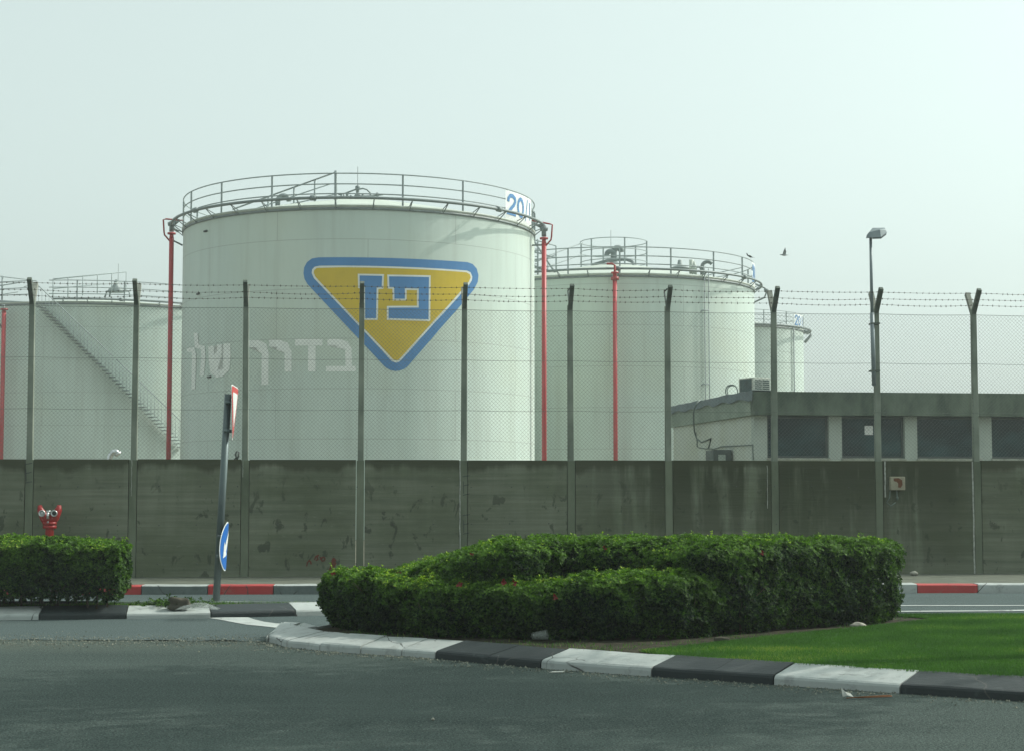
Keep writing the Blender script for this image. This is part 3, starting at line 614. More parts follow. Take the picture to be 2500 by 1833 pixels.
# yard pipes
o = MB(); c = px(263, 1165, 40); pts = [c, px(266, 1128, 40), px(269, 1112, 40), px(276, 1103, 40), px(284, 1102, 40), px(288, 1107, 40)]
o.tube(pts, .062, 12); o.lathe(pts[-1], [(.05, -.02), (.085, -.02), (.085, .03), (.05, .03)], 12, axis=(.55, 0, -.8))
o.tube([(c.x, c.y, 0), c], .062, 12); o.build('vent_pipe', M['steel'], label='bent silver vent pipe peeking over the wall between the left fence posts', cat='vent pipe')
o = MB(); o.tube([px(576, 1180, 33), px(571, 1122, 33), px(577, 1117, 33), px(575, 1108, 33), px(578, 1101, 33), px(583, 1103, 33), px(582, 1114, 33), px(578, 1121, 33)], .018, 6); o.tube([px(576, 1180, 33), (px(576, 1180, 33).x, 33, 0)], .018, 6)
o.build('hooked_rod', M['cable'], label='small dark hooked rod sticking up behind the wall near the leaning sign', cat='rod')

# ---------------------------------------------------------------- wall
PU = [-165, 72, 325, 599, 880, 1132, 1395, 1633, 1892, 2146, 2386, 2640]
PS = [fs(u) for u in PU]; WH = 1.98
W = empty('concrete_wall', (A0.x, A0.y, 0), BET, label='long stained board-marked concrete wall in front of the storage tanks', cat='wall')
ends = [PS[0]-6]+PS+[PS[-1]+8]
for i in range(len(ends)-1):
    a, b = ends[i]+.07, ends[i+1]-.07
    if i == 0: a = ends[0]
    mb = MB(); mb.box((a, .0, 0), (b, .18, WH+random.uniform(-.006, .006))); p = mb.build('wall_panel', M['wall'], W); 
# cast strips at the posts (wall frame local: -y toward viewer)
for s in PS:
    mb = MB(); mb.box((s-.060, .006, 0), (s+.060, .172, WH-.012)); mb.build('joint_strip', M['strip'], W)
for u, w_, z0, z1 in ((1123, .016, .3, 1.97), (2376.5, .022, .1, 1.97), (2162, .022, 1.38, 1.97), (592, .006, 1.7, 1.97), (320, .006, 1.4, 1.97), (1874, .008, 1.2, 1.9)):
    s = fs(u, 1250); mb = MB(); zz = z0
    pts = []; k = 14
    for i in range(k+1): pts.append((s+random.uniform(-.004, .004), z0+(z1-z0)*i/k))
    pl = stroke(pts, w_); mb.prism([(x, -.006, z) for x, z in pl], (0, .02, 0)); mb.build('mortar_seam', M['mortar'], W)
# formwork lettering ghosts and tie holes
mb = MB()
for i, s in enumerate(np.arange(ends[0]+.2, ends[-1]-.2, .62)):
    for z in (.32, .95, 1.55):
        q = s+random.uniform(-.03, .03); mb.lathe((q, -.001, z+random.uniform(-.01, .01)), [(.011, 0), (.001, .003)], 6, axis=(0, -1, 0))
mb.build('tie_holes', M['cable'], W, kind='stuff')
# graffiti (wall local from photo pixels)
def wl(u, v):
    s = fs(u, v); p = px(u, v, (A0+E*s).y); return (s, p.z)
def zg7(x, y): return wl(550+x/3.2186, 1150+y/3.2186)
mb = MB()
for pts, w_ in (([(640, 745), (645, 715), (660, 700), (672, 712), (675, 730)], .03), ([(700, 695), (712, 668), (735, 655)], .03), ([(735, 655), (722, 672), (728, 690), (712, 700)], .03), ([(740, 672), (752, 678), (745, 692)], .025),
                ([(755, 690), (760, 676), (775, 673), (784, 685), (778, 700), (762, 704), (755, 690)], .028), ([(820, 790), (835, 740), (850, 690), (862, 688)], .06), ([(835, 800), (848, 750), (868, 715)], .05), ([(870, 690), (855, 720)], .03)):
    pl = stroke([zg7(*p) for p in pts], w_*.7); mb.prism([(x, -.004-.001*len(pts), z) for x, z in pl], (0, .001, 0))
mb.build('graffiti', M['graf'], W)
# ghost formwork marks on two posts
mb = MB()
for u, v0 in ((70, 1130), (1138, 1160), (1138, 1255)):
    for dv, w_ in ((0, 9), (22, 7), (45, 8)):
        pl = stroke([wl(u-w_, v0+dv+3), wl(u+w_, v0+dv)], .012); mb.prism([(x, -.003, z) for x, z in pl], (0, .001, 0))
    pl = stroke([wl(u-w_+1, v0+14), wl(u-w_+2, v0+44)], .01); mb.prism([(x, -.0045, z) for x, z in pl], (0, .001, 0))
mb.build('cast_marks', M['cable'], W)

# ---------------------------------------------------------------- fence
FN = empty('security_fence', (A0.x, A0.y, 0), BET, label='tall chain link fence on concrete posts with barbed wire above the wall', cat='fence')
for i, s in enumerate(PS):
    mb = MB(); w0, w1 = .053, .042; zt = 4.50
    lean = random.uniform(-.02, .02)
    vs = [(s+sx*w0, .06+sy*w0-.05, WH-.3) for sx, sy in ((-1, -1), (1, -1), (1, 1), (-1, 1))]+[(s+lean+sx*w1, .06+sy*w1, zt) for sx, sy in ((-1, -1), (1, -1), (1, 1), (-1, 1))]
    vs = [(s+sx*w0, .07+sy*w0, 0.02) for sx, sy in ((-1, -1), (1, -1), (1, 1), (-1, 1))]+vs[4:]
    # upper tapered shaft stands 2 cm proud of the joint strip
    mb.add(vs, [(0, 3, 2, 1), (4, 5, 6, 7), (0, 1, 5, 4), (1, 2, 6, 5), (2, 3, 7, 6), (3, 0, 4, 7)]); p = mb.build('fence_post', M['post'], FN); bevel(p, .008)
    mb = MB(); mb.tube([(s+lean, .06, zt-.08), (s+lean, -.24, zt+.30)], .050, 4, smooth=False, up=(1, 0, 0)); bevel(mb.build('near_arm', M['posttop'], p), .006)
    mb = MB()
    if i in (6, 7): mb.tube([(s+lean, .08, zt-.1), (s+lean, .33, zt+.27)], .014, 4, smooth=False, up=(1, 0, 0)); mb.tube([(s+lean, .33, zt+.27), (s+lean+.02, .16, zt+.30)], .012, 4); q = 'wire'
    else: mb.tube([(s+lean, .07, zt-.08), (s+lean, .33, zt+.29)], .052, 4, smooth=False, up=(1, 0, 0)); q = 'armpale'
    mb.build('far_arm', M[q], p)
def thin(mb, a, b, r):
    a = Vector(a); b = Vector(b); t = (b-a).normalized(); u = t.orthogonal().normalized(); w = t.cross(u)
    vs = [c+(u*cos(k*2.0944)+w*sin(k*2.0944))*r for c in (a, b) for k in range(3)]
    mb.add(vs, [(0, 1, 4, 3), (1, 2, 5, 4), (2, 0, 3, 5)])
ZT, ZB, PI_ = 4.40, WH+.01, .0625; hh = ZT-ZB
for i in range(len(PS)-1):
    a, b = PS[i]+.05, PS[i+1]-.05; mb = MB(); w = b-a
    for sg in (1, -1):
        c = -hh
        while c < w+hh:
            x0, x1 = c, c+sg*hh; lo, hi = 0, 1
            d = x1-x0; ts = sorted(((0-x0)/d, (w-x0)/d)); lo = max(0, ts[0]); hi = min(1, ts[1])
            if hi-lo > .005:
                N_ = max(1, int((hi-lo)*hh/.5))
                q = [(a+x0+d*t, .0+.004*sg+.012*sin(t*9+i), ZB+hh*t) for t in [lo+(hi-lo)*k/N_ for k in range(N_+1)]]
                for k in range(N_): thin(mb, q[k], q[k+1], .00165)
            c += PI_
    mb.build('chain_link_panel', M['wire'], FN)
for z, r in ((ZT, .0035), (3.585, .003), (2.775, .003)):
    mb = MB(); pts = []
    for i in range(len(PS)-1):
        for k in range(8): t = k/8; pts.append((PS[i]+(PS[i+1]-PS[i])*t, -.012, z-.012*sin(pi*t)))
    mb.tube(pts, r, 5); mb.build('tension_wire', M['wire'], FN)
for k, (yo, z) in enumerate(((-.235, 4.735), (-.16, 4.635), (-.10, 4.55))):
    mb = MB(); pts = []
    for i in range(len(PS)-1):
        dp = random.uniform(.005, .03)
        for j in range(8): t = j/8; pts.append((PS[i]+(PS[i+1]-PS[i])*t, yo, z-dp*sin(pi*t)))
    mb.tube(pts, .0026, 5); s = PS[0]
    while s < PS[-1]:
        t = min(range(len(pts)), key=lambda q: abs(pts[q][0]-s)); z_ = pts[t][2]
        mb.lathe((s, yo, z_), [(.002, -.014), (.0065, -.008), (.0065, .008), (.002, .014)], 5, axis=(1, 0, 0))
        for q in range(2):
            a = random.uniform(0, pi); d = Vector((random.uniform(-.5, .5), cos(a), sin(a))).normalized()*.022; thin(mb, Vector((s, yo, z_))-d, Vector((s, yo, z_))+d, .0022)
        s += random.uniform(.075, .11)
    mb.build('barbed_wire', M['barb'], FN)

# electrical box & conduit on wall
def W3(u, v, off=0):
    s, z = wl(u, v); return fp(s, z, off)
bx0 = wl(2170, 1196); bx1 = wl(2206, 1163)
root = empty('junction_box', fp(bx0[0], bx0[1]), BET, label='beige rusty electrical box on the wall beside a white conduit', cat='electrical box')
w_ = bx1[0]-bx0[0]; h_ = bx1[1]-bx0[1]
mb = MB(); mb.box((0, -.09, 0), (w_, -.002, h_)); bevel(mb.build('casing', M['box'], root), .012)
mb = MB(); mb.prism([(w_*x, -.093, h_*y) for x, y in ((.22, .88), (.55, .9), (.78, .75), (.8, .4), (.66, .18), (.5, .22), (.52, .5), (.42, .62), (.22, .68))], (0, .002, 0)); mb.build('rust_patch', M['rust'], root)
mb = MB(); mb.tube([(w_*.5, -.03, 0), (w_*.5, -.03, -.08), (w_*.52, -.03, -.13)], .012, 6); mb.tube([(w_*.05, -.03, .0), (-.0, -.03, -.12), (-.05, -.03, -.2), (.02, -.03, -.26), (.1, -.03, -.2)], .009, 6); mb.lathe((w_*.52, -.03, -.16), [(.012, 0), (.02, .02), (.02, .05), (.01, .06)], 8); mb.build('cable_tail', M['cablegrey'], root)

# hydrant
hx, hz = wl(128, 1300)
root = empty('fire_hydrant', fp(hx, .126, .32), BET, label='red forked fire inlet with two grey hose couplings beside the wall', cat='fire hydrant')
S0 = 1/157.0*1.02
def hq(x, y, yo=0): return Vector(((x-835)/6.437*S0, yo, (1300-y)/6.437*S0+.68))
mb = MB(); mb.tube([(0, 0, 0), hq(845, 1200), hq(845, 1130)], [.075, .065, .085], 14)
mb.tube([hq(840, 1140), hq(760, 1030), hq(700, 920), hq(688, 850)], [.085, .075, .05, .03], 12); mb.tube([hq(842, 1140), hq(920, 1030), hq(975, 920), hq(985, 850)], [.085, .075, .055, .03], 12)
mb.lathe(hq(845, 1190), [(.08, -.02), (.105, -.02), (.105, .03), (.08, .03)], 14); mb.lathe(hq(845, 1130), [(.08, -.02), (.11, -.02), (.11, .02), (.08, .02)], 14)
mb.build('body', M['redhy'], root)
for x, inn in ((745, 'steel'), (928, 'cable')):
    mb = MB(); mb.lathe(hq(x, 975, -.05), [(.028, 0), (.045, .0), (.050, .05), (.050, .09), (.039, .095), (.037, .06)], 18, axis=(0, -1, 0)); cp = mb.build('coupling', M['steel'], root)
    mb = MB(); mb.lathe(hq(x, 975, -.05), [(.03, .0), (.031, .066), (.02, .07)], 14, axis=(0, -1, 0)); mb.build('coupling_plug', M[inn], cp)
mb = MB(); mb.tube([hq(835, 960, -.12), hq(835, 1060, -.12)], .022, 8); mb.tube([hq(805, 945, -.1), hq(865, 945, -.1)], .014, 8); mb.lathe(hq(835, 1110, -.09), [(.012, 0), (.018, .02), (.008, .04)], 8, axis=(0, -1, 0)); mb.build('valve', M['steel'], root)

# ---------------------------------------------------------------- lamp
LY = (A0+E*fs(2130)).y-.2
root = empty('street_lamp', px(2133, 941, LY), label='dark slim lamp with flat head fixed to a fence post at the right', cat='lamp')
bz = root.location
mb = MB(); lq = lambda u, v, dy=0: px(u, v, LY+dy)-bz
mb.tube([lq(2134, 941), lq(2129, 764)], .036, 10); mb.tube([lq(2129, 768), lq(2125.5, 578)], [.027, .024], 10)
mb.tube([lq(2125.5, 578), lq(2125, 571)], .02, 8); mb.build('pole', M['lamp'], root)
mb = MB(); top = [(2113, 583), (2115, 572), (2128, 557), (2160, 555), (2164, 565), (2167, 568), (2150, 583), (2120, 584)]
import itertools
def q3(u, v, dy): return lq(u, v, dy)
lo_ = [(2113, 583), (2124, 582), (2151, 581), (2167, 569), (2164, 564), (2128, 566)]; hi_ = [(2115, 576), (2121, 566), (2148, 560), (2163, 560), (2161, 556), (2130, 556)]
dys = [-.05, -.15, -.15, -.05, .15, .15]; A_ = [q3(u, v, d*.9) for (u, v), d in zip(lo_, dys)]; B_ = [q3(u, v, d*.55) for (u, v), d in zip(hi_, dys)]
mb.add(A_+B_, [(5, 4, 3, 2, 1, 0), (6, 7, 8, 9, 10, 11)]+[(i, (i+1) % 6, 6+(i+1) % 6, 6+i) for i in range(6)])
hd = mb.build('lamp_head', M['lamp'], root); auto_norm(hd); bevel(hd, .022, 3)
mb = MB(); cA = sum(A_[1:5], Vector())/4; mb.prism([cA+(p-cA)*.8+Vector((0, 0, -.012)) for p in A_[1:5]], (0, 0, -.015)); auto_norm(mb.build('lens', M['lens'], hd))
mb = MB()
for v in (790, 905): c = lq(2133, v, 0); mb.box((c.x-.05, c.y-.035, c.z-.012), (c.x+.1, c.y+.16, c.z+.012))
mb.build('clamp', M['posttop'], root)

# ---------------------------------------------------------------- traffic sign
bp = gp(527, 1468, .112); top = px(557, 962, bp.y+.02)
root = empty('traffic_sign', bp, label='leaning sign pole with red-bordered triangle and blue arrow disc seen edge-on', cat='traffic sign')
tv = (Vector(top)-bp); 
mb = MB(); mb.tube([(0, 0, -.05), tv], .044, 16); mb.build('pole', M['pole'], root)
# sign plates: local frame axis up = tv dir, plane dir w = (sin a, cos a), normal = (cos a, -sin a)
up = tv.normalized()
def plate(al, cen, shape, kb, layers, back):
    w = Vector((sin(al), cos(al), 0)); w = (w-up*w.dot(up)).normalized(); n = w.cross(up)
    if n.x < 0: n = -n
    def P_(x, y, off): return cen+w*x+up*y+n*(off-kb*x*x)
    return P_
def cutgrid(poly, P_, off, mi, mb, thick=None, step=.05):
    bm = bmesh.new(); f = bm.faces.new([bm.verts.new((x, y, 0)) for x, y in poly]); bmesh.ops.triangulate(bm, faces=[f]); x0 = min(p[0] for p in poly); x1 = max(p[0] for p in poly); k = math.ceil(x0/step)
    while k*step < x1: bmesh.ops.bisect_plane(bm, geom=bm.verts[:]+bm.edges[:]+bm.faces[:], plane_co=(k*step, 0, 0), plane_no=(1, 0, 0), dist=1e-6); k += 1
    bm.verts.index_update(); vs = [P_(v.co.x, v.co.y, off) for v in bm.verts]; fl = [tuple(v.index for v in fc.verts) for fc in bm.faces]; bm.free(); mb.add(vs, fl, mi)
def roundpoly(pts, r, k=5):
    out = []; n = len(pts)
    for i in range(n):
        a = Vector(pts[i-1]); b = Vector(pts[i]); c = Vector(pts[(i+1) % n]); d1 = (a-b).normalized(); d2 = (c-b).normalized(); ang = d1.angle(d2); L_ = r/tan(ang/2)
        p, q = b+d1*L_, b+d2*L_
        for j in range(k+1): t = j/k; out.append(tuple(p*(1-t)**2+b*2*t*(1-t)+q*t*t))
    return out
def signplate(name, al, cen, poly_sets, kb, parent):
    P_ = plate(al, cen, None, kb, None, None); mb = MB(); o = None
    cutgrid(poly_sets[0][0], P_, -.004, 1, mb); cutgrid(poly_sets[0][0], P_, 0, 0, mb)
    ed = poly_sets[0][0]; n = len(ed)
    for i in range(n):
        a, b = ed[i], ed[(i+1) % n]; mb.add([P_(*a, -.004), P_(*b, -.004), P_(*b, 0), P_(*a, 0)], [(0, 1, 2, 3)], 0)
    pl = mb.build(name, [M['signwhite'], M['signback']], parent)
    for k, (poly, mt, nm) in enumerate(poly_sets[1:]):
        mb = MB(); cutgrid(poly, P_, .003*(k+1), 0, mb); mb.build(nm, M[mt], pl)
c1 = px(571, 1012, bp.y-.02)-bp; c2 = px(552, 1333, bp.y-.02)-bp
hT = .70
tri = roundpoly([(-.42, hT/2), (.42, hT/2), (0, -hT/2)], .05); tri2 = roundpoly([(-.395, hT/2-.015), (.395, hT/2-.015), (0, -hT/2+.035)], .04); tri3 = roundpoly([(-.28, hT/2-.085), (.28, hT/2-.085), (0, -hT/2+.19)], .02)
signplate('give_way_plate', -.055, c1, [(tri,), (tri2, 'signred', 'red_border'), (tri3, 'signwhite', 'white_field')], .04, root)
dk = lambda r: [(r*cos(2*pi*i/40), r*sin(2*pi*i/40)) for i in range(40)]
arr = [(-.17, -.17), (-.17, .03), (-.115, -.025), (.085, .175), (.165, .095), (-.035, -.105), (.02, -.17)]
arr = [(x*1.0, y) for x, y in arr]
signplate('arrow_disc', -.035, c2+Vector((.005, 0, 0)), [(dk(.30),), (dk(.285), 'signblue', 'blue_field'), ([(-.18, -.14), (-.16, .06), (-.12, .02), (.06, .20), (.13, .13), (-.05, -.06), (.0, -.10)], 'signwhite', 'arrow')], .5, root)
mb = MB()
for c in (c1+up*.15, c1-up*.2, c2+up*.12, c2-up*.12): mb.lathe(c+Vector((-.06, 0, 0)), [(.052, -.02), (.052, .02)], 12, axis=tuple(up)); mb.box((c.x-.06, c.y-.01, c.z-.015), (c.x-.005, c.y+.02, c.z+.015))
mb.build('brackets', M['pole'], root)

# ---------------------------------------------------------------- building
BA = rad(7.5); BC = Vector((5.62, 40.0)); e1 = Vector((cos(BA), sin(BA))); e2 = Vector((-sin(BA+.03), cos(BA+.03)))
B = empty('service_building', (BC.x, BC.y, 0), BA, label='low flat-roofed concrete building with dark windows behind the wall', cat='building')
ft, fb = px(1840, 955, 40).z, px(1840, 1012, 40).z; wt = fb; sillz = px(1840, 1117, 40.3).z; LB, DB = 12.0, 7.6
def bs_(u, v=1060, yo=.3):   # local x on front plane offset yo
    d = ray(u, v); k = d.x/d.y; ox = BC.x-sin(BA)*yo; oy = BC.y+cos(BA)*yo
    return (k*oy-ox)/(cos(BA)-k*sin(BA))
def skew(x, y, z): return (x-y*.035, y, z)
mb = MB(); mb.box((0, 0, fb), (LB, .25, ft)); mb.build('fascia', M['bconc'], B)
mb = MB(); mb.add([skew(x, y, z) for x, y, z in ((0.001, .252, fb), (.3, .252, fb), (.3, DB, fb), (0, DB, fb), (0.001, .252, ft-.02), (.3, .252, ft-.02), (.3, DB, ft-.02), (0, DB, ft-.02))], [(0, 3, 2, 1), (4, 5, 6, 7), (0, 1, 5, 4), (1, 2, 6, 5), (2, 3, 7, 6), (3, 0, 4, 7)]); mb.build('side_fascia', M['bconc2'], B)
mb = MB(); mb.box((.32, .27, fb+.02), (LB-.02, DB, ft-.12)); rf = mb.build('roof', M['felt'], B)
# felt flap over side edge
mb = MB(); n = 26; vs = []; fl = []
for i in range(n+1):
    y = -.02+i*DB/n; d = .16+.03*sin(i*1.3)+random.uniform(-.015, .015) if i > 1 else .22
    vs += [skew(.5, y, ft+.012), skew(-.02, y, ft+.02+random.uniform(-.01, .015)), skew(-.035, y, ft-d)]
for i in range(n):
    for k in range(2): fl.append((i*3+k, i*3+k+1, (i+1)*3+k+1, (i+1)*3+k))
mb.add(vs, fl); fp_ = mb.build('felt_flap', M['felt'], rf); sm = fp_.modifiers.new('solid', 'SOLIDIFY'); sm.thickness = .012
x0w = bs_(1842); 
mb = MB(); mb.box((x0w, .55, 0), (LB-.1, DB-.3, fb)); 
mb.build('inner_core', M['acdark'], B)
mb = MB(); mb.add([(x0w-.002, .3, 0), (x0w, .3, fb-.002), (x0w-DB*.035-.05, DB-.2, fb-.002), (x0w-DB*.035-.05, DB-.2, 0), (x0w+.2, .3, 0), (x0w+.2, .3, fb-.002), (x0w+.2, DB-.2, fb-.002), (x0w+.2, DB-.2, 0)], [(0, 1, 2, 3), (4, 7, 6, 5), (0, 4, 5, 1), (3, 2, 6, 7)]); mb.build('side_wall', M['bwall'], B)
mb = MB(); mb.box((x0w+.201, .302, 0), (LB-.1, .5, sillz-.05)); mb.build('front_wall', M['bwall'], B)
cols = [(1840, 1873), (2024, 2055), (2209, 2239), (2391, 2421), (2574, 2604)]
xs = [(bs_(a), bs_(b)) for a, b in cols]
for i, (a, b) in enumerate(xs): mb = MB(); mb.box((a if i else a+.004, .297, sillz-.05), (b, .52, fb-.003)); mb.build('pillar', M['bcol'], B)
for i in range(4):
    a, b = xs[i][1], xs[i+1][0]
    mb = MB(); z0, z1 = sillz, fb-.01; fw = .05
    for lo, hi in (((a, .40, z0), (a+fw, .46, z1)), ((b-fw, .40, z0), (b, .46, z1)), ((a+fw, .40, z0), (b-fw, .46, z0+fw)), ((a+fw, .40, z1-fw), (b-fw, .46, z1))): mb.box(lo, hi)
    wn = mb.build('window', M['frame'], B); mb = MB(); mb.box((a+fw, .425, z0+fw), (b-fw, .432, z1-fw)); mb.build('pane', M['glass'], wn)
    mb = MB(); mb.box((a-.02, .24, sillz-.05), (b+.02, .40, sillz-.002)); mb.build('sill', M['sill'], wn)
    if i == 1:
        p0 = px(2110, 1060, 40.7); xa = bs_(2111, 1050, .42); xb = bs_(2131, 1050, .42); mb = MB(); mb.box((xa, .415, px(2111, 1061, 40.9).z), (xb, .4245, px(2111, 1039, 40.9).z)); mb.build('notice', M['signwhite'], wn)
# cables on side wall
def sidep(u, v, off=.04):
    # intersect ray with side plane
    A = Vector((BC.x+cos(BA)*(x0w-off), BC.y+sin(BA)*(x0w-off))); d2 = Vector((-sin(BA+.035), cos(BA+.035))); r_ = ray(u, v); k = r_.x/r_.y
    s = (k*A.y-A.x)/(d2.x-k*d2.y); q = A+d2*s; return px(u, v, q.y)
Binv = Matrix.Rotation(-BA, 4, 'Z') @ Matrix.Translation((-BC.x, -BC.y, 0))
zs = lambda x, y: Binv @ sidep(1640+x/6.885, 900+y/6.885)
mb = MB(); mb.tube([Binv @ (sidep(1640+x/6.885, 900+y/6.885, o_)) for x, y, o_ in ((500, 520, -.05), (430, 560, .30), (385, 650, .38), (365, 760, .36), (370, 900, .34), (380, 1040, .1), (410, 1140, .04), (430, 1190, .04), (430, 1310, .04))], .022, 6)
mb.tube([zs(440, 1190), zs(500, 1235), (zs(560, 1210)), zs(660, 1170), zs(615, 1330)], .022, 6); mb.tube([zs(440, 1320), zs(560, 1340), zs(720, 1345), zs(830, 1305), zs(1360, 1280), zs(1372, 1530)], .014, 6)
mb.build('wall_cable', M['cablegrey'], B)
# wall ac low on side wall
c = sidep(1756, 1120, .25); root = empty('window_air_conditioner', c, BA, label='old box air conditioner on the side wall of the low building', cat='air conditioner')
mb = MB(); mb.box((-.25, -.38, -.35), (.22, .38, .22)); bevel(mb.build('casing', M['frame'], root), .02)
mb = MB(); mb.box((-.12, -.386, -.30), (.06, -.376, .10)); mb.build('front_panel', M['bcol'], root)
# roof AC
c = px(1838, 957, 41.2); root = empty('rooftop_air_conditioner', (c.x, c.y, ft+.01), BA+.35, label='cream air conditioner unit standing on the corner of the low roof', cat='air conditioner')
aw = .26; ah = px(1838, 924, 41.2).z-ft
mb = MB(); mb.box((-.20, -.30, .0), (.30, .30, ah)); bevel(mb.build('casing', M['ac'], root), .012)
mb = MB()
for k in range(6):
    z = .05+k*(ah-.09)/6
    mb.box((-.15, -.306, z), (.04, -.298, z+.025)); mb.box((.07, -.306, z), (.26, -.298, z+.025))
mb.build('grille', M['acdark'], root)
mb = MB(); mb.box((-.206, -.24, .02), (-.198, .24, ah-.03)); mb.build('side_fin', M['acdark'], root)
mb = MB(); cc_ = px(1786, 956, 43.0)
for k, (dx, r_) in enumerate(((0, .155), (.03, .135), (.015, .15))):
    mb.tube([(cc_.x+dx+r_*cos(2*pi*i/24), 43+.05*k+.03*sin(i), cc_.z+.02+r_*sin(2*pi*i/24)+0*i) for i in range(24)], .012, 6, closed=True)
mb.build('cable_coil', M['cablegrey'], label='loose cable coil standing on the roof edge beside the cream unit', cat='cable coil')

# ---------------------------------------------------------------- foliage
def ndet(p, s):
    x, y, z = p[:, 0]*s, p[:, 1]*s, p[:, 2]*s
    return (np.sin(x*1.7+1.3*np.sin(y*2.1+.5)+z*.7)+np.sin(y*2.3+1.1*np.sin(z*1.9)+.8)+np.sin(z*2.9+1.2*np.sin(x*2.6)+2.1)+.6*np.sin(3.9*x-2.7*y+4.1*z))/3.6
def poly_dist(poly, P2):
    """signed (inside +) distance and outward normal"""
    n = len(poly); best = np.full(len(P2), 1e9); nor = np.zeros((len(P2), 2)); inside = np.zeros(len(P2), bool)
    for i in range(n):
        a = np.array(poly[i]); b = np.array(poly[(i+1) % n]); e = b-a; t = np.clip(((P2-a) @ e)/(e @ e), 0, 1); q = a+t[:, None]*e; d = P2-q; L_ = np.hypot(d[:, 0], d[:, 1])
        m_ = L_ < best; best[m_] = L_[m_]; nor[m_] = (d/np.maximum(L_, 1e-6)[:, None])[m_]
        c = ((a[1] > P2[:, 1]) != (b[1] > P2[:, 1])) & (P2[:, 0] < (b[0]-a[0])*(P2[:, 1]-a[1])/(b[1]-a[1]+1e-12)+a[0]); inside ^= c
    nor[inside] *= -1; return np.where(inside, best, -best), nor
def leaves_mesh(name, C, Nn, Ls, k, mat, parent, spread=.9, lift=.5, wid=.42, tone_base=None, **kw):
    n = len(C); t = rng.normal(size=(n, 3)); t -= Nn*(t*Nn).sum(1)[:, None]; t /= np.linalg.norm(t, axis=1)[:, None]; b = np.cross(Nn, t)
    V = []; leaf_tone = []
    for j in range(k):
        ph = 2*pi*j/k+rng.uniform(-.35, .35, n); d = (t*np.cos(ph)[:, None]+b*np.sin(ph)[:, None])*spread+Nn*(lift+rng.uniform(-.35, .35, n))[:, None]
        d /= np.linalg.norm(d, axis=1)[:, None]; s = np.cross(d, Nn); s /= np.maximum(np.linalg.norm(s, axis=1), 1e-6)[:, None]; L_ = (Ls*rng.uniform(.7, 1.2, n))[:, None]
        o0 = C; m1 = C+d*L_*.55+s*L_*wid*.5; tip = C+d*L_-Nn*L_*.12; m2 = C+d*L_*.55-s*L_*wid*.5
        V.append(np.stack([o0, m1, tip, m2], 1)); leaf_tone.append(np.clip(tone_base+rng.uniform(-.28, .28, n), 0, 1))
    V = np.concatenate(V).reshape(-1, 3); leaf_tone = np.concatenate(leaf_tone); nf = len(leaf_tone)
    me = bpy.data.meshes.new(name); me.vertices.add(nf*4); me.vertices.foreach_set('co', V.astype(np.float32).ravel()); me.loops.add(nf*4); me.loops.foreach_set('vertex_index', np.arange(nf*4, dtype=np.int32))
    me.polygons.add(nf); me.polygons.foreach_set('loop_start', np.arange(0, nf*4, 4, dtype=np.int32)); me.polygons.foreach_set('loop_total', np.full(nf, 4, np.int32)); me.update()
    at = me.attributes.new('leaf_tone', 'FLOAT', 'FACE'); at.data.foreach_set('value', leaf_tone.astype(np.float32)); me.materials.append(mat)
    o = bpy.data.objects.new(name, me); COL.objects.link(o)
    if parent: o.parent = parent
    return tag(o, **kw)
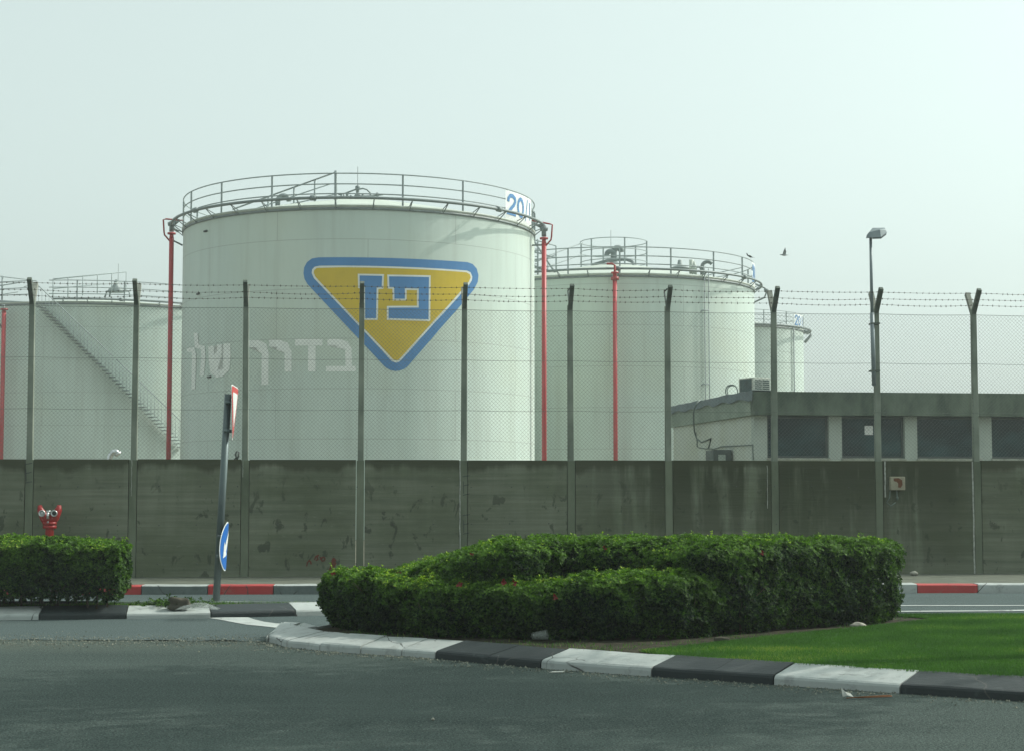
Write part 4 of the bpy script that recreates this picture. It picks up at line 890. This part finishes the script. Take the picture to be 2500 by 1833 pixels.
def hedge(label, poly, top, zb, nros, nin, dens_low=1.0, group=None, leafL=.036, rough=.075, flowers=()):
    P2 = np.array(poly); lo = P2.min(0)-.02; hi = P2.max(0)+.02; zmax = max(top(x, y) for x, y in poly)+.15
    C = []; Nv = []; R_ = []; tot = 0
    cen = P2.mean(0); root = empty('hedge', (cen[0], cen[1], zb), label=label, cat='hedge', group=group)
    while tot < nros:
        p = rng.uniform([lo[0], lo[1], zb+.02], [hi[0], hi[1], zmax], (200000, 3)); d, nr = poly_dist(poly, p[:, :2])
        zt = np.array(top(p[:, 0], p[:, 1]))*np.ones(len(p)); wob = rough*ndet(p, 5.0)+rough*.6*ndet(p, 13.0)
        d2 = d+wob-.0; zt2 = zt+wob*.55+.035*np.maximum(ndet(p*[1, 1, 0]+5, 21.0), 0)-.09*np.exp(-np.maximum(d, 0)/.07); h = zt2-p[:, 2]; m_ = np.minimum(d2, h)
        # undercut near the ground
        und = .12*np.exp(-(p[:, 2]-zb)/.12); m2 = np.minimum(d2-und, h)
        gap = ndet(p+3.3, 9.0)*.6+ndet(p+1.3, 4.0)*.5
        pr = np.exp(-np.maximum(m2, 0)/.045)*np.clip(.75+.7*gap, .12, 1); pr *= np.clip(dens_low+(p[:, 2]-zb)*2.2, 0, 1)
        keep = (m2 > 0) & (rng.uniform(size=len(p)) < pr); q = p[keep]; dd = d2[keep]; hh_ = h[keep]
        ws = np.exp(-np.maximum(dd, 0)/.06); wu = np.exp(-np.maximum(hh_, 0)/.06)+.15
        nv = np.stack([nr[keep][:, 0]*ws, nr[keep][:, 1]*ws, wu], 1)+rng.normal(size=(len(q), 3))*.35; nv /= np.linalg.norm(nv, axis=1)[:, None]
        C.append(q); Nv.append(nv); R_.append(np.clip(.36+.30*ndet(q, 3.1)+.42*np.exp(-hh_/.07)-.12-np.minimum(np.maximum(m2[keep], 0), .1)*3, 0, 1)); tot += len(q)  # upper leaves tinted as if sunlit, deeper ones darkened for shade
    C = np.concatenate(C)[:nros]; Nv = np.concatenate(Nv)[:nros]; R_ = np.concatenate(R_)[:nros]
    off = np.array([cen[0], cen[1], zb])
    leaves_mesh('foliage', C-off, Nv, np.full(nros, leafL), 7, M['leaf'], root, tone_base=R_)
    sh = []
    while len(sh) < 260:
        a = rng.uniform(lo, hi); d, _ = poly_dist(poly, np.array([a]))
        if d[0] > .04:
            zt = float(np.ravel(top(a[0], a[1]))[0]); b_ = rng.normal(size=2)*.012
            for k in range(int(rng.integers(2, 5))): sh.append((a[0]+b_[0]*k, a[1]+b_[1]*k, zt-.02+.024*k))
    sh = np.array(sh); nv = rng.normal(size=sh.shape)*.25+[0, 0, 1]; nv /= np.linalg.norm(nv, axis=1)[:, None]
    leaves_mesh('shoots', sh-off, nv, np.full(len(sh), leafL*.9), 5, M['leaf'], root, lift=.9, tone_base=np.full(len(sh), .8))
    # inner leaves, one dark tone standing in for the shade inside
    p = rng.uniform([lo[0], lo[1], zb+.04], [hi[0], hi[1], zmax], (nin*6, 3)); d, _ = poly_dist(poly, p[:, :2]); zt = np.array(top(p[:, 0], p[:, 1]))*np.ones(len(p))
    k = (d > .10) & (p[:, 2] < zt-.10) & (rng.uniform(size=len(p)) < np.clip(dens_low+(p[:, 2]-zb)*1.6, 0, 1)); q = p[k][:nin]; nv = rng.normal(size=(len(q), 3)); nv /= np.linalg.norm(nv, axis=1)[:, None]
    leaves_mesh('inner_foliage', q-off, nv, np.full(len(q), .085), 5, M['leaf'], root, wid=.6, tone_base=np.full(len(q), .12))
    # stems
    mb = MB(); pr_ = []
    while len(pr_) < int(28*(hi[0]-lo[0])/2.5):
        a = rng.uniform(lo, hi); d, _ = poly_dist(poly, np.array([a]))
        if d[0] > .14: pr_.append(a)
    for a in pr_:
        x, y = a-cen; zt = float(np.ravel(top(a[0], a[1]))[0])-zb; lx, ly = random.uniform(-.12, .12), random.uniform(-.1, .1)
        mb.tube([(x, y, -.03), (x+lx*.4, y+ly*.4, zt*.4), (x+lx, y+ly, zt*.8)], [.014, .010, .004], 5)
        for s_ in range(4): t = random.uniform(.15, .6); a_ = random.uniform(0, 2*pi); L_ = random.uniform(.12, .3); mb.tube([(x+lx*t, y+ly*t, zt*.8*t), (x+lx*t+L_*cos(a_), y+ly*t+L_*sin(a_), zt*.8*t+L_*.8)], [.007, .003], 4)
    mb.build('stems', M['bark'], root)
    for (u, v) in flowers:
        d_ = ray(u, v); hit = None
        for t in np.arange(12, 20, .02):
            q = Vector((0, 0, EYE))+d_*(t/d_.y); ds, _ = poly_dist(poly, np.array([[q.x, q.y]]))
            if ds[0] > .0 and q.z < float(np.ravel(top(q.x, q.y))[0]): hit = q; break
        if hit is None: continue
        hit = hit-d_.normalized()*.085; mb = MB(); sz = random.uniform(.018, .032)
        for k in range(7):
            a_ = k*2*pi/7+random.random(); n_ = Vector((cos(a_), -.5, sin(a_))).normalized(); s_ = Vector((-sin(a_), 0, cos(a_))); c = Vector((random.uniform(-.01, .01), 0, random.uniform(-.01, .01)))
            mb.add([c, c+n_*sz*.6+s_*sz*.35, c+n_*sz, c+n_*sz*.6-s_*sz*.35], [(0, 1, 2, 3)])
        f = mb.build('flower', M['petal'], root); f.location = hit-Vector(off)
    return root
def smooth(x, a, b): t = np.clip((x-a)/(b-a), 0, 1); return t*t*(3-2*t)
ZI = .112
topA = lambda x, y: .70+.265*smooth(x, -1.1, .05)-.02*smooth(x, 2.5, 3.9)
polyA = [(-1.25, 16.9), (-1.0, 16.35), (-.55, 15.95), (.0, 15.75), (.3, 15.95), (.5, 16.4), (1.2, 16.3), (1.75, 15.85), (2.15, 16.05), (2.8, 16.75), (3.45, 17.2), (3.85, 17.55), (4.08, 18.1), (3.95, 18.45), (1.0, 18.45), (-.8, 18.1), (-1.2, 17.6)]
topB = lambda x, y: .665-.045*smooth(x, -1.25, -.85)+.075*smooth(x, .35, 1.0)
polyB = [(-1.95, 17.35), (-1.75, 16.75), (-1.35, 16.25), (-.75, 15.75), (.2, 15.45), (.9, 15.4), (1.55, 15.55), (1.95, 15.95), (1.9, 16.35), (1.2, 16.6), (0, 16.75), (-.9, 17.0), (-1.3, 17.5), (-1.75, 17.65)]
f2 = lambda x, y: (750+x/2.6506, 1200+y/2.6506); f3 = lambda x, y: (1500+x/2.253, 1100+y/2.253)
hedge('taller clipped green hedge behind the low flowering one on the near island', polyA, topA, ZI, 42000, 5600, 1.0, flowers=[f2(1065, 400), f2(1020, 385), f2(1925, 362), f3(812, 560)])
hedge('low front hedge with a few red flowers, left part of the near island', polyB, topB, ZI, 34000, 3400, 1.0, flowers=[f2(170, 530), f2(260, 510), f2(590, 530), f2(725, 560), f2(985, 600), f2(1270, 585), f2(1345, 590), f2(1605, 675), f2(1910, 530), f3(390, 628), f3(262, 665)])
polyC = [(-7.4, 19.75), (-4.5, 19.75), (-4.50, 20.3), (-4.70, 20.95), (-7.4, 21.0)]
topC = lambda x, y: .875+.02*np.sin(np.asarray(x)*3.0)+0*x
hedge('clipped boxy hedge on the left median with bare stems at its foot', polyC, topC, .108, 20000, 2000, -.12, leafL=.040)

# grass blades
def scatter(poly, n, excl=None):
    P2 = np.array(poly); lo, hi = P2.min(0), P2.max(0); out = []; tot = 0
    while tot < n:
        p = rng.uniform(lo, hi, (n, 2)); d, _ = poly_dist(poly, p); k = d > 0.0
        if excl is not None: k &= excl(p)
        out.append(p[k]); tot += k.sum()
    return np.concatenate(out)[:n]
def blades(name, P2, z, h, mat, rb, kind='stuff', **k):
    n = len(P2); a = rng.uniform(0, 2*pi, n); w = rng.uniform(.003, .006, n); hh_ = h*rng.uniform(.5, 1.3, n); le = rng.normal(size=(n, 2))*h*.45
    b0 = np.stack([P2[:, 0]-np.cos(a)*w, P2[:, 1]-np.sin(a)*w, np.full(n, z)], 1); b1 = np.stack([P2[:, 0]+np.cos(a)*w, P2[:, 1]+np.sin(a)*w, np.full(n, z)], 1); t = np.stack([P2[:, 0]+le[:, 0], P2[:, 1]+le[:, 1], z+hh_], 1)
    V = np.stack([b0, b1, t], 1).reshape(-1, 3); me = bpy.data.meshes.new(name); me.vertices.add(n*3); me.vertices.foreach_set('co', V.astype(np.float32).ravel()); me.loops.add(n*3); me.loops.foreach_set('vertex_index', np.arange(n*3, dtype=np.int32))
    me.polygons.add(n); me.polygons.foreach_set('loop_start', np.arange(0, n*3, 3, dtype=np.int32)); me.polygons.foreach_set('loop_total', np.full(n, 3, np.int32)); me.update()
    at = me.attributes.new('leaf_tone', 'FLOAT', 'FACE'); at.data.foreach_set('value', rb.astype(np.float32)); me.materials.append(mat); o = bpy.data.objects.new(name, me); COL.objects.link(o); return tag(o, kind=kind, **k)
vis = lambda p: (p[:, 0]/p[:, 1] < .325)
g = scatter(lawn, 230000, vis); q3d = np.c_[g, np.zeros(len(g))]
blades('grass', g, .115, .026, M['grass'], np.clip(.45+.34*ndet(q3d*[.35, 1.5, 1], 1.3)+.24*ndet(q3d+[3,1,0], 2.3)+.2*ndet(q3d, .8)+rng.uniform(-.25, .25, len(g)), 0, 1), label='short bright green lawn on the near island', cat='grass')
# sparse weeds on soil
wp = []
p = scatter(inset2(isl2, .32), 4500, lambda p: (p[:, 0] > -7) & (ndet(np.c_[p*[1.5, 4], p[:, :1]*0], 1.4) > .05)); wp.append(p)
p = scatter(isl, 6000, lambda p: (ndet(np.c_[p, p[:, :1]*0], 2.4) > .15) & (p[:, 0] < 4.4)); wp.append(p)
wp = np.concatenate(wp); blades('weeds', wp, .108, .03, M['grass'], np.clip(rng.uniform(.2, 1, len(wp)), 0, 1), label='thin weeds growing in the bare soil of the islands', cat='weeds')
# leaf litter and ground cover clump by the plastic
cw = [(px(425, 1478, 20.3).x+rng.normal()*.18, 20.25+rng.normal()*.12) for _ in range(260)]
cC = np.array([(x, y, .115+abs(rng.normal())*.04) for x, y in cw]); nv = rng.normal(size=(len(cC), 3))*.5+[0, 0, 1]; nv /= np.linalg.norm(nv, axis=1)[:, None]
leaves_mesh('creeping_plant', cC-[cC[0][0], 20.25, .11], nv, np.full(len(cC), .05), 5, M['leaf'], None, tone_base=np.full(len(cC), .3)).location = (cC[0][0], 20.25, .11)
tag(bpy.data.objects['creeping_plant'], 'small dark creeping plant beside the crumpled plastic on the median', 'plant')

# roadside tree outside the frame to the right: its crown shades the left part of the near road
tx, ty = 5.6, 14.3; tr = empty('roadside_tree', (tx, ty, .1), label='leafy roadside tree outside the right edge of the photo shading the road', cat='tree')
mb = MB(); mb.tube([(0, 0, -.1), (.05, 0, 1.5), (-.1, .05, 3.2), (-.3, 0, 5.2)], [.2, .16, .13, .09], 12)
tips = []
for k in range(11):
    a = k*2.4; L_ = 1.2+1.5*random.random(); b0 = Vector((-.1-.03*k, .03, 3.4+.18*k)); b1 = b0+Vector((cos(a)*L_*.5, sin(a)*L_*.5, L_*.55)); b2 = b1+Vector((cos(a+.3)*L_*.7, sin(a+.3)*L_*.7, L_*.35)); 
    for p_ in (b1, b2): p_.z = max(p_.z, 1.95+.289*(p_.y+ty)-.1)
    mb.tube([b0, b1, b2], [.06, .04, .015], 6); tips += [b1, b2, b2+Vector((0, 0, .4))]
mb.build('trunk', M['bark'], tr)
C = []
for t_ in tips: C.append(np.array(t_)+rng.normal(size=(330, 3))*[.5, .5, .3])
C = np.concatenate(C); C = C[C[:, 2]+.1 > 1.55+.289*(C[:, 1]+ty)]; nv = rng.normal(size=C.shape)*.7+[0, 0, 1]; nv /= np.linalg.norm(nv, axis=1)[:, None]
leaves_mesh('crown', C, nv, np.full(len(C), .10), 4, M['leaf'], tr, tone_base=rng.uniform(.2, .8, len(C)))
# overhead cable
mb = MB(); ca, cb = Vector((-9, 10.4, 7.1)), Vector((16, 16.1, 7.1)); mb.tube([ca.lerp(cb, i/20)+Vector((0, 0, -.3*sin(pi*i/20))) for i in range(21)], .035, 6); mb.build('overhead_cable', M['cable'], label='black overhead cable strung high above the road, out of the frame', cat='cable')

# gravel
def chips(name, P2, z, smin, smax, mat, **k):
    n = len(P2); s = rng.uniform(smin, smax, n); base = np.array([(1, 0, 0), (-.5, .87, 0), (-.5, -.87, 0), (0, 0, .9)]); V = np.zeros((n, 4, 3)); a = rng.uniform(0, 6.28, n)
    for i in range(4):
        x, y, zz = base[i]; j = rng.uniform(.6, 1.3, n); V[:, i, 0] = P2[:, 0]+(x*np.cos(a)-y*np.sin(a))*s*j; V[:, i, 1] = P2[:, 1]+(x*np.sin(a)+y*np.cos(a))*s*j; V[:, i, 2] = z+zz*s*j
    me = bpy.data.meshes.new(name); F_ = np.array([(0, 1, 3), (1, 2, 3), (2, 0, 3)]); fc = (np.arange(n)[:, None, None]*4+F_[None]).reshape(-1, 3); me.from_pydata(V.reshape(-1, 3).tolist(), [], fc.tolist()); me.materials.append(mat)
    o = bpy.data.objects.new(name, me); COL.objects.link(o); return tag(o, kind='stuff', **k)
g1 = np.stack([rng.uniform(-6, -1.6, 2600), np.zeros(2600)], 1); tt = (g1[:, 0]+12)/10.3; g1[:, 1] = 17.15-.35*tt+rng.normal(size=2600)*.38-.15
g2 = []; 
for i in range(1, 16):
    a, b = np.array(ip[i]), np.array(ip[i+1]); t = rng.uniform(size=(110, 1)); d = b-a; nn = np.array([-d[1], d[0]])/np.hypot(*d); g2.append(a+t*d+nn*(np.abs(rng.normal(size=(110, 1)))*.16+.02))
g2 = np.concatenate(g2); gall = np.concatenate([g1, g2])
chips('gravel', gall, .004, .004, .013, M['gravel'], label='scattered grey gravel chips along the asphalt seam and kerb', cat='gravel')
g3 = np.stack([rng.uniform(-5, 5, 500), rng.uniform(8.5, 16, 500)], 1); g3 = np.array([p for p in g3 if p[1] < 11 or p[0] < -2.6])
chips('loose_grit', g3, .001, .003, .006, M['gravel'], label='fine loose grit strewn over the near asphalt', cat='grit')

# single litter items
def litter(name, u, v, z, fn, label, cat):
    p = gp(u, v, z); mb = MB(); fn(mb); o = mb.build(name, mats_, None, label=label, cat=cat); o.location = p; return o
mats_ = [M['plastic']]
litter('plastic_cup', 1318, 1562, .118, lambda m: m.lathe((0, 0, .045), [(.03, -.07), (.036, -.03), (.045, .07), (.038, .068)], 18, axis=(1, -.25, .1)), 'crushed pale cup lying in shade under the low hedge', 'cup')
mats_ = [M['stone']]; litter('rock', 2094, 1530, .118, lambda m: (m.blob((0, 0, .02), .06, (1.3, .8, .45), 3)), 'pale flat stone at the foot of the tall hedge near the lawn', 'stone')
mats_ = [M['darkstone']]; litter('rock', 1762, 1566, .118, lambda m: m.blob((0, 0, .02), .055, (1.3, .8, .5), 5), 'dark clod of earth on the bare soil edge of the lawn', 'stone')
mats_ = [M['stone']]; litter('rock', 2232, 1404, .13, lambda m: m.blob((0, 0, .03), .07, (1, .7, .6), 8), 'white rounded stone on the pavement against the wall', 'stone')
mats_ = [M['paper']]; litter('paper_scrap', 2068, 1700, .006, lambda m: m.add([(-.03, 0, 0), (.0, -.02, .012), (.045, -.01, 0), (.03, .02, .02), (-.01, .02, .035), (-.035, .03, .06)], [(0, 1, 4), (1, 2, 3), (1, 3, 4), (0, 4, 5)]), 'folded white paper scrap on the asphalt next to a stick', 'paper')
mats_ = [M['stick']]; litter('dry_stick', 2130, 1703, .01, lambda m: (m.tube([(-.18, 0, 0), (0, .02, .01), (.13, .03, .015)], .004, 5), m.tube([(-.1, .02, 0), (.1, -.02, .012), (.14, .03, .01)], .004, 5)), 'thin reddish dry stick lying on the asphalt by the kerb', 'stick')
mats_ = [M['paper']]; litter('paper_scrap', 1358, 1640, .005, lambda m: m.add([(-.06, -.01, 0), (.06, -.015, .003), (.07, .02, .01), (-.03, .03, .006)], [(0, 1, 2, 3)]), 'small flat white scrap in the gutter below the white kerb stone', 'paper')
mats_ = [M['stone']]; litter('pebble', 1057, 1757, .003, lambda m: m.blob((0, 0, .006), .011, (1, 1, .8), 4, n=6), 'lone pale pebble on the open foreground asphalt', 'pebble')
# crumpled plastic bag
p = gp(478, 1488, .125); mb = MB(); n = 14; vs = []; fl = []
for i in range(n+1):
    for j in range(n+1):
        x = -.24+.48*i/n; y = .02+.26*j/n; e_ = max(0, 1-(x/.24)**2)*max(0, 1-((y-.15)/.13)**2); vs.append((x, y, .004+.045*e_+.018*abs(sin(9*x+7*y))*e_+random.uniform(0, .016)*e_))
for i in range(n):
    for j in range(n): a = i*(n+1)+j; fl.append((a, a+n+1, a+n+2, a+1))
mb.add(vs, fl, 0, True); o = mb.build('plastic_sheet', M['plastic'], label='crumpled clear plastic sheet lying at the kerb of the median', cat='plastic sheet'); o.location = p
mb = MB(); mb.blob((0, 0, .05), .085, (1.7, .8, .75), 12, amp=.35); o = mb.build('stone_lump', M['darkstone'], label='brown lump of rubble next to the clear plastic sheet', cat='rubble'); o.location = gp(440, 1484, .11)

# birds
def bird_body(mb, L_, r, ax=(1, 0, 0), c=(0, 0, 0)): mb.lathe(c, [(r*.1, -L_*.5), (r*.5, -L_*.3), (r, -.05*L_), (r*.9, L_*.15), (r*.45, L_*.32), (r*.55, L_*.4), (r*.4, L_*.47), (r*.05, L_*.58)], 10, axis=ax)
b = px(1914, 623, 60); mb = MB(); bird_body(mb, .42, .06, (-1, .3, .1))
for s_, tip, dx in ((1, (.06, -.1, .42), .0), (-1, (.10, .12, .38), .03)):
    m1 = Vector((.02+dx, -.05*s_, .2)); tp = Vector(tip)
    mb.add([Vector((-.08, 0, .02)), Vector((.10, 0, .02)), m1+Vector((.09, 0, 0)), tp, m1+Vector((-.06, 0, 0)), Vector((-.08, 0, .005)), Vector((.10, 0, .005)), m1+Vector((.09, .008, 0)), tp, m1+Vector((-.06, .008, 0))], [(0, 1, 2, 4), (4, 2, 3), (5, 9, 7, 6), (9, 8, 7), (0, 4, 9, 5), (1, 6, 7, 2)])
mb.add([(.17, -.03, 0), (.27, -.05, -.01), (.28, .05, -.01), (.17, .03, 0)], [(0, 1, 2, 3)])
mb.v = [tuple(x*.62 for x in v) for v in mb.v]
o = mb.build('flying_bird', M['gull'], label='grey bird flying with raised wings in the open sky', cat='bird'); o.location = b
b = px(1831, 630, Y2-2.6); mb = MB(); bird_body(mb, .26, .045, (-.8, 0, .35), (0, 0, .06)); mb.tube([(-.08, 0, .09), (-.12, 0, .15), (-.125, 0, .19)], [.03, .022, .02], 7); mb.tube([(-.13, 0, .19), (-.17, 0, .185)], [.01, .002], 5); mb.tube([(.02, 0, .03), (.02, 0, -.03)], .006, 4)
mb.add([(.08, -.02, .04), (.2, -.03, .0), (.2, .03, .0), (.08, .02, .04)], [(0, 1, 2, 3)])
o = mb.build('perched_bird', M['bird'], label='dark bird perched on the railing at the right rim of the second tank', cat='bird'); o.location = b

# ---------------------------------------------------------------- haze
mh = bpy.data.materials.new('haze_air'); mh.use_nodes = True; nt = mh.node_tree; nt.nodes.remove(nt.nodes['Principled BSDF'])
pv = nt.nodes.new('ShaderNodeVolumePrincipled'); pv.inputs['Color'].default_value = (.93, .98, .96, 1); pv.inputs['Density'].default_value = HAZE = .0010; pv.inputs['Anisotropy'].default_value = .3
nt.links.new(pv.outputs[0], nt.nodes['Material Output'].inputs['Volume'])
mb = MB(); mb.box((-97, -22, -1.02), (97, 177, 15.5)); o = mb.build('haze', mh, kind='stuff', label='thin bright haze in the air', cat='haze')

# ---------------------------------------------------------------- light
SAZ = rad(70.0); SEL = rad(43)   # azimuth from +Y toward +X
sd = Vector((sin(SAZ)*cos(SEL), cos(SAZ)*cos(SEL), sin(SEL)))
L_ = bpy.data.lights.new('sun', 'SUN'); L_.energy = 2.0; L_.angle = rad(.6); L_.color = (1, .97, .88); so = bpy.data.objects.new('sun', L_); so.rotation_euler = sd.to_track_quat('Z', 'Y').to_euler(); COL.objects.link(so)
w = bpy.data.worlds.new('World'); S.world = w; w.use_nodes = True; nt = w.node_tree; bg = nt.nodes['Background']
sk = nt.nodes.new('ShaderNodeTexSky'); sk.sky_type = 'NISHITA'; sk.sun_disc = False; sk.sun_elevation = SEL; sk.sun_rotation = SAZ; sk.air_density = 1.0; sk.dust_density = 5.0; sk.ozone_density = 1.0
hs = nt.nodes.new('ShaderNodeHueSaturation'); hs.inputs['Saturation'].default_value = .22; nt.links.new(sk.outputs[0], hs.inputs['Color'])
c = mix(nt, .45, mix(nt, 1.0, hs.outputs[0], (.86, 1.0, .945), 'MULTIPLY'), (2.75, 3.25, 3.1)); nt.links.new(c, bg.inputs[0]); bg.inputs[1].default_value = .15

# ---------------------------------------------------------------- camera
cd = bpy.data.cameras.new('camera'); cam = bpy.data.objects.new('camera', cd); COL.objects.link(cam); cam.location = (0, 0, EYE); cam.rotation_euler = (pi/2+P, 0, 0)
cd.sensor_width = 36; cd.lens = 36*F/2500; cd.clip_start = .1; cd.clip_end = 2000; S.camera = cam
S.view_settings.view_transform = 'Standard'; S.view_settings.look = 'None'; S.view_settings.exposure = 0.70; S.view_settings.gamma = 1
S.cycles.volume_bounces = 1
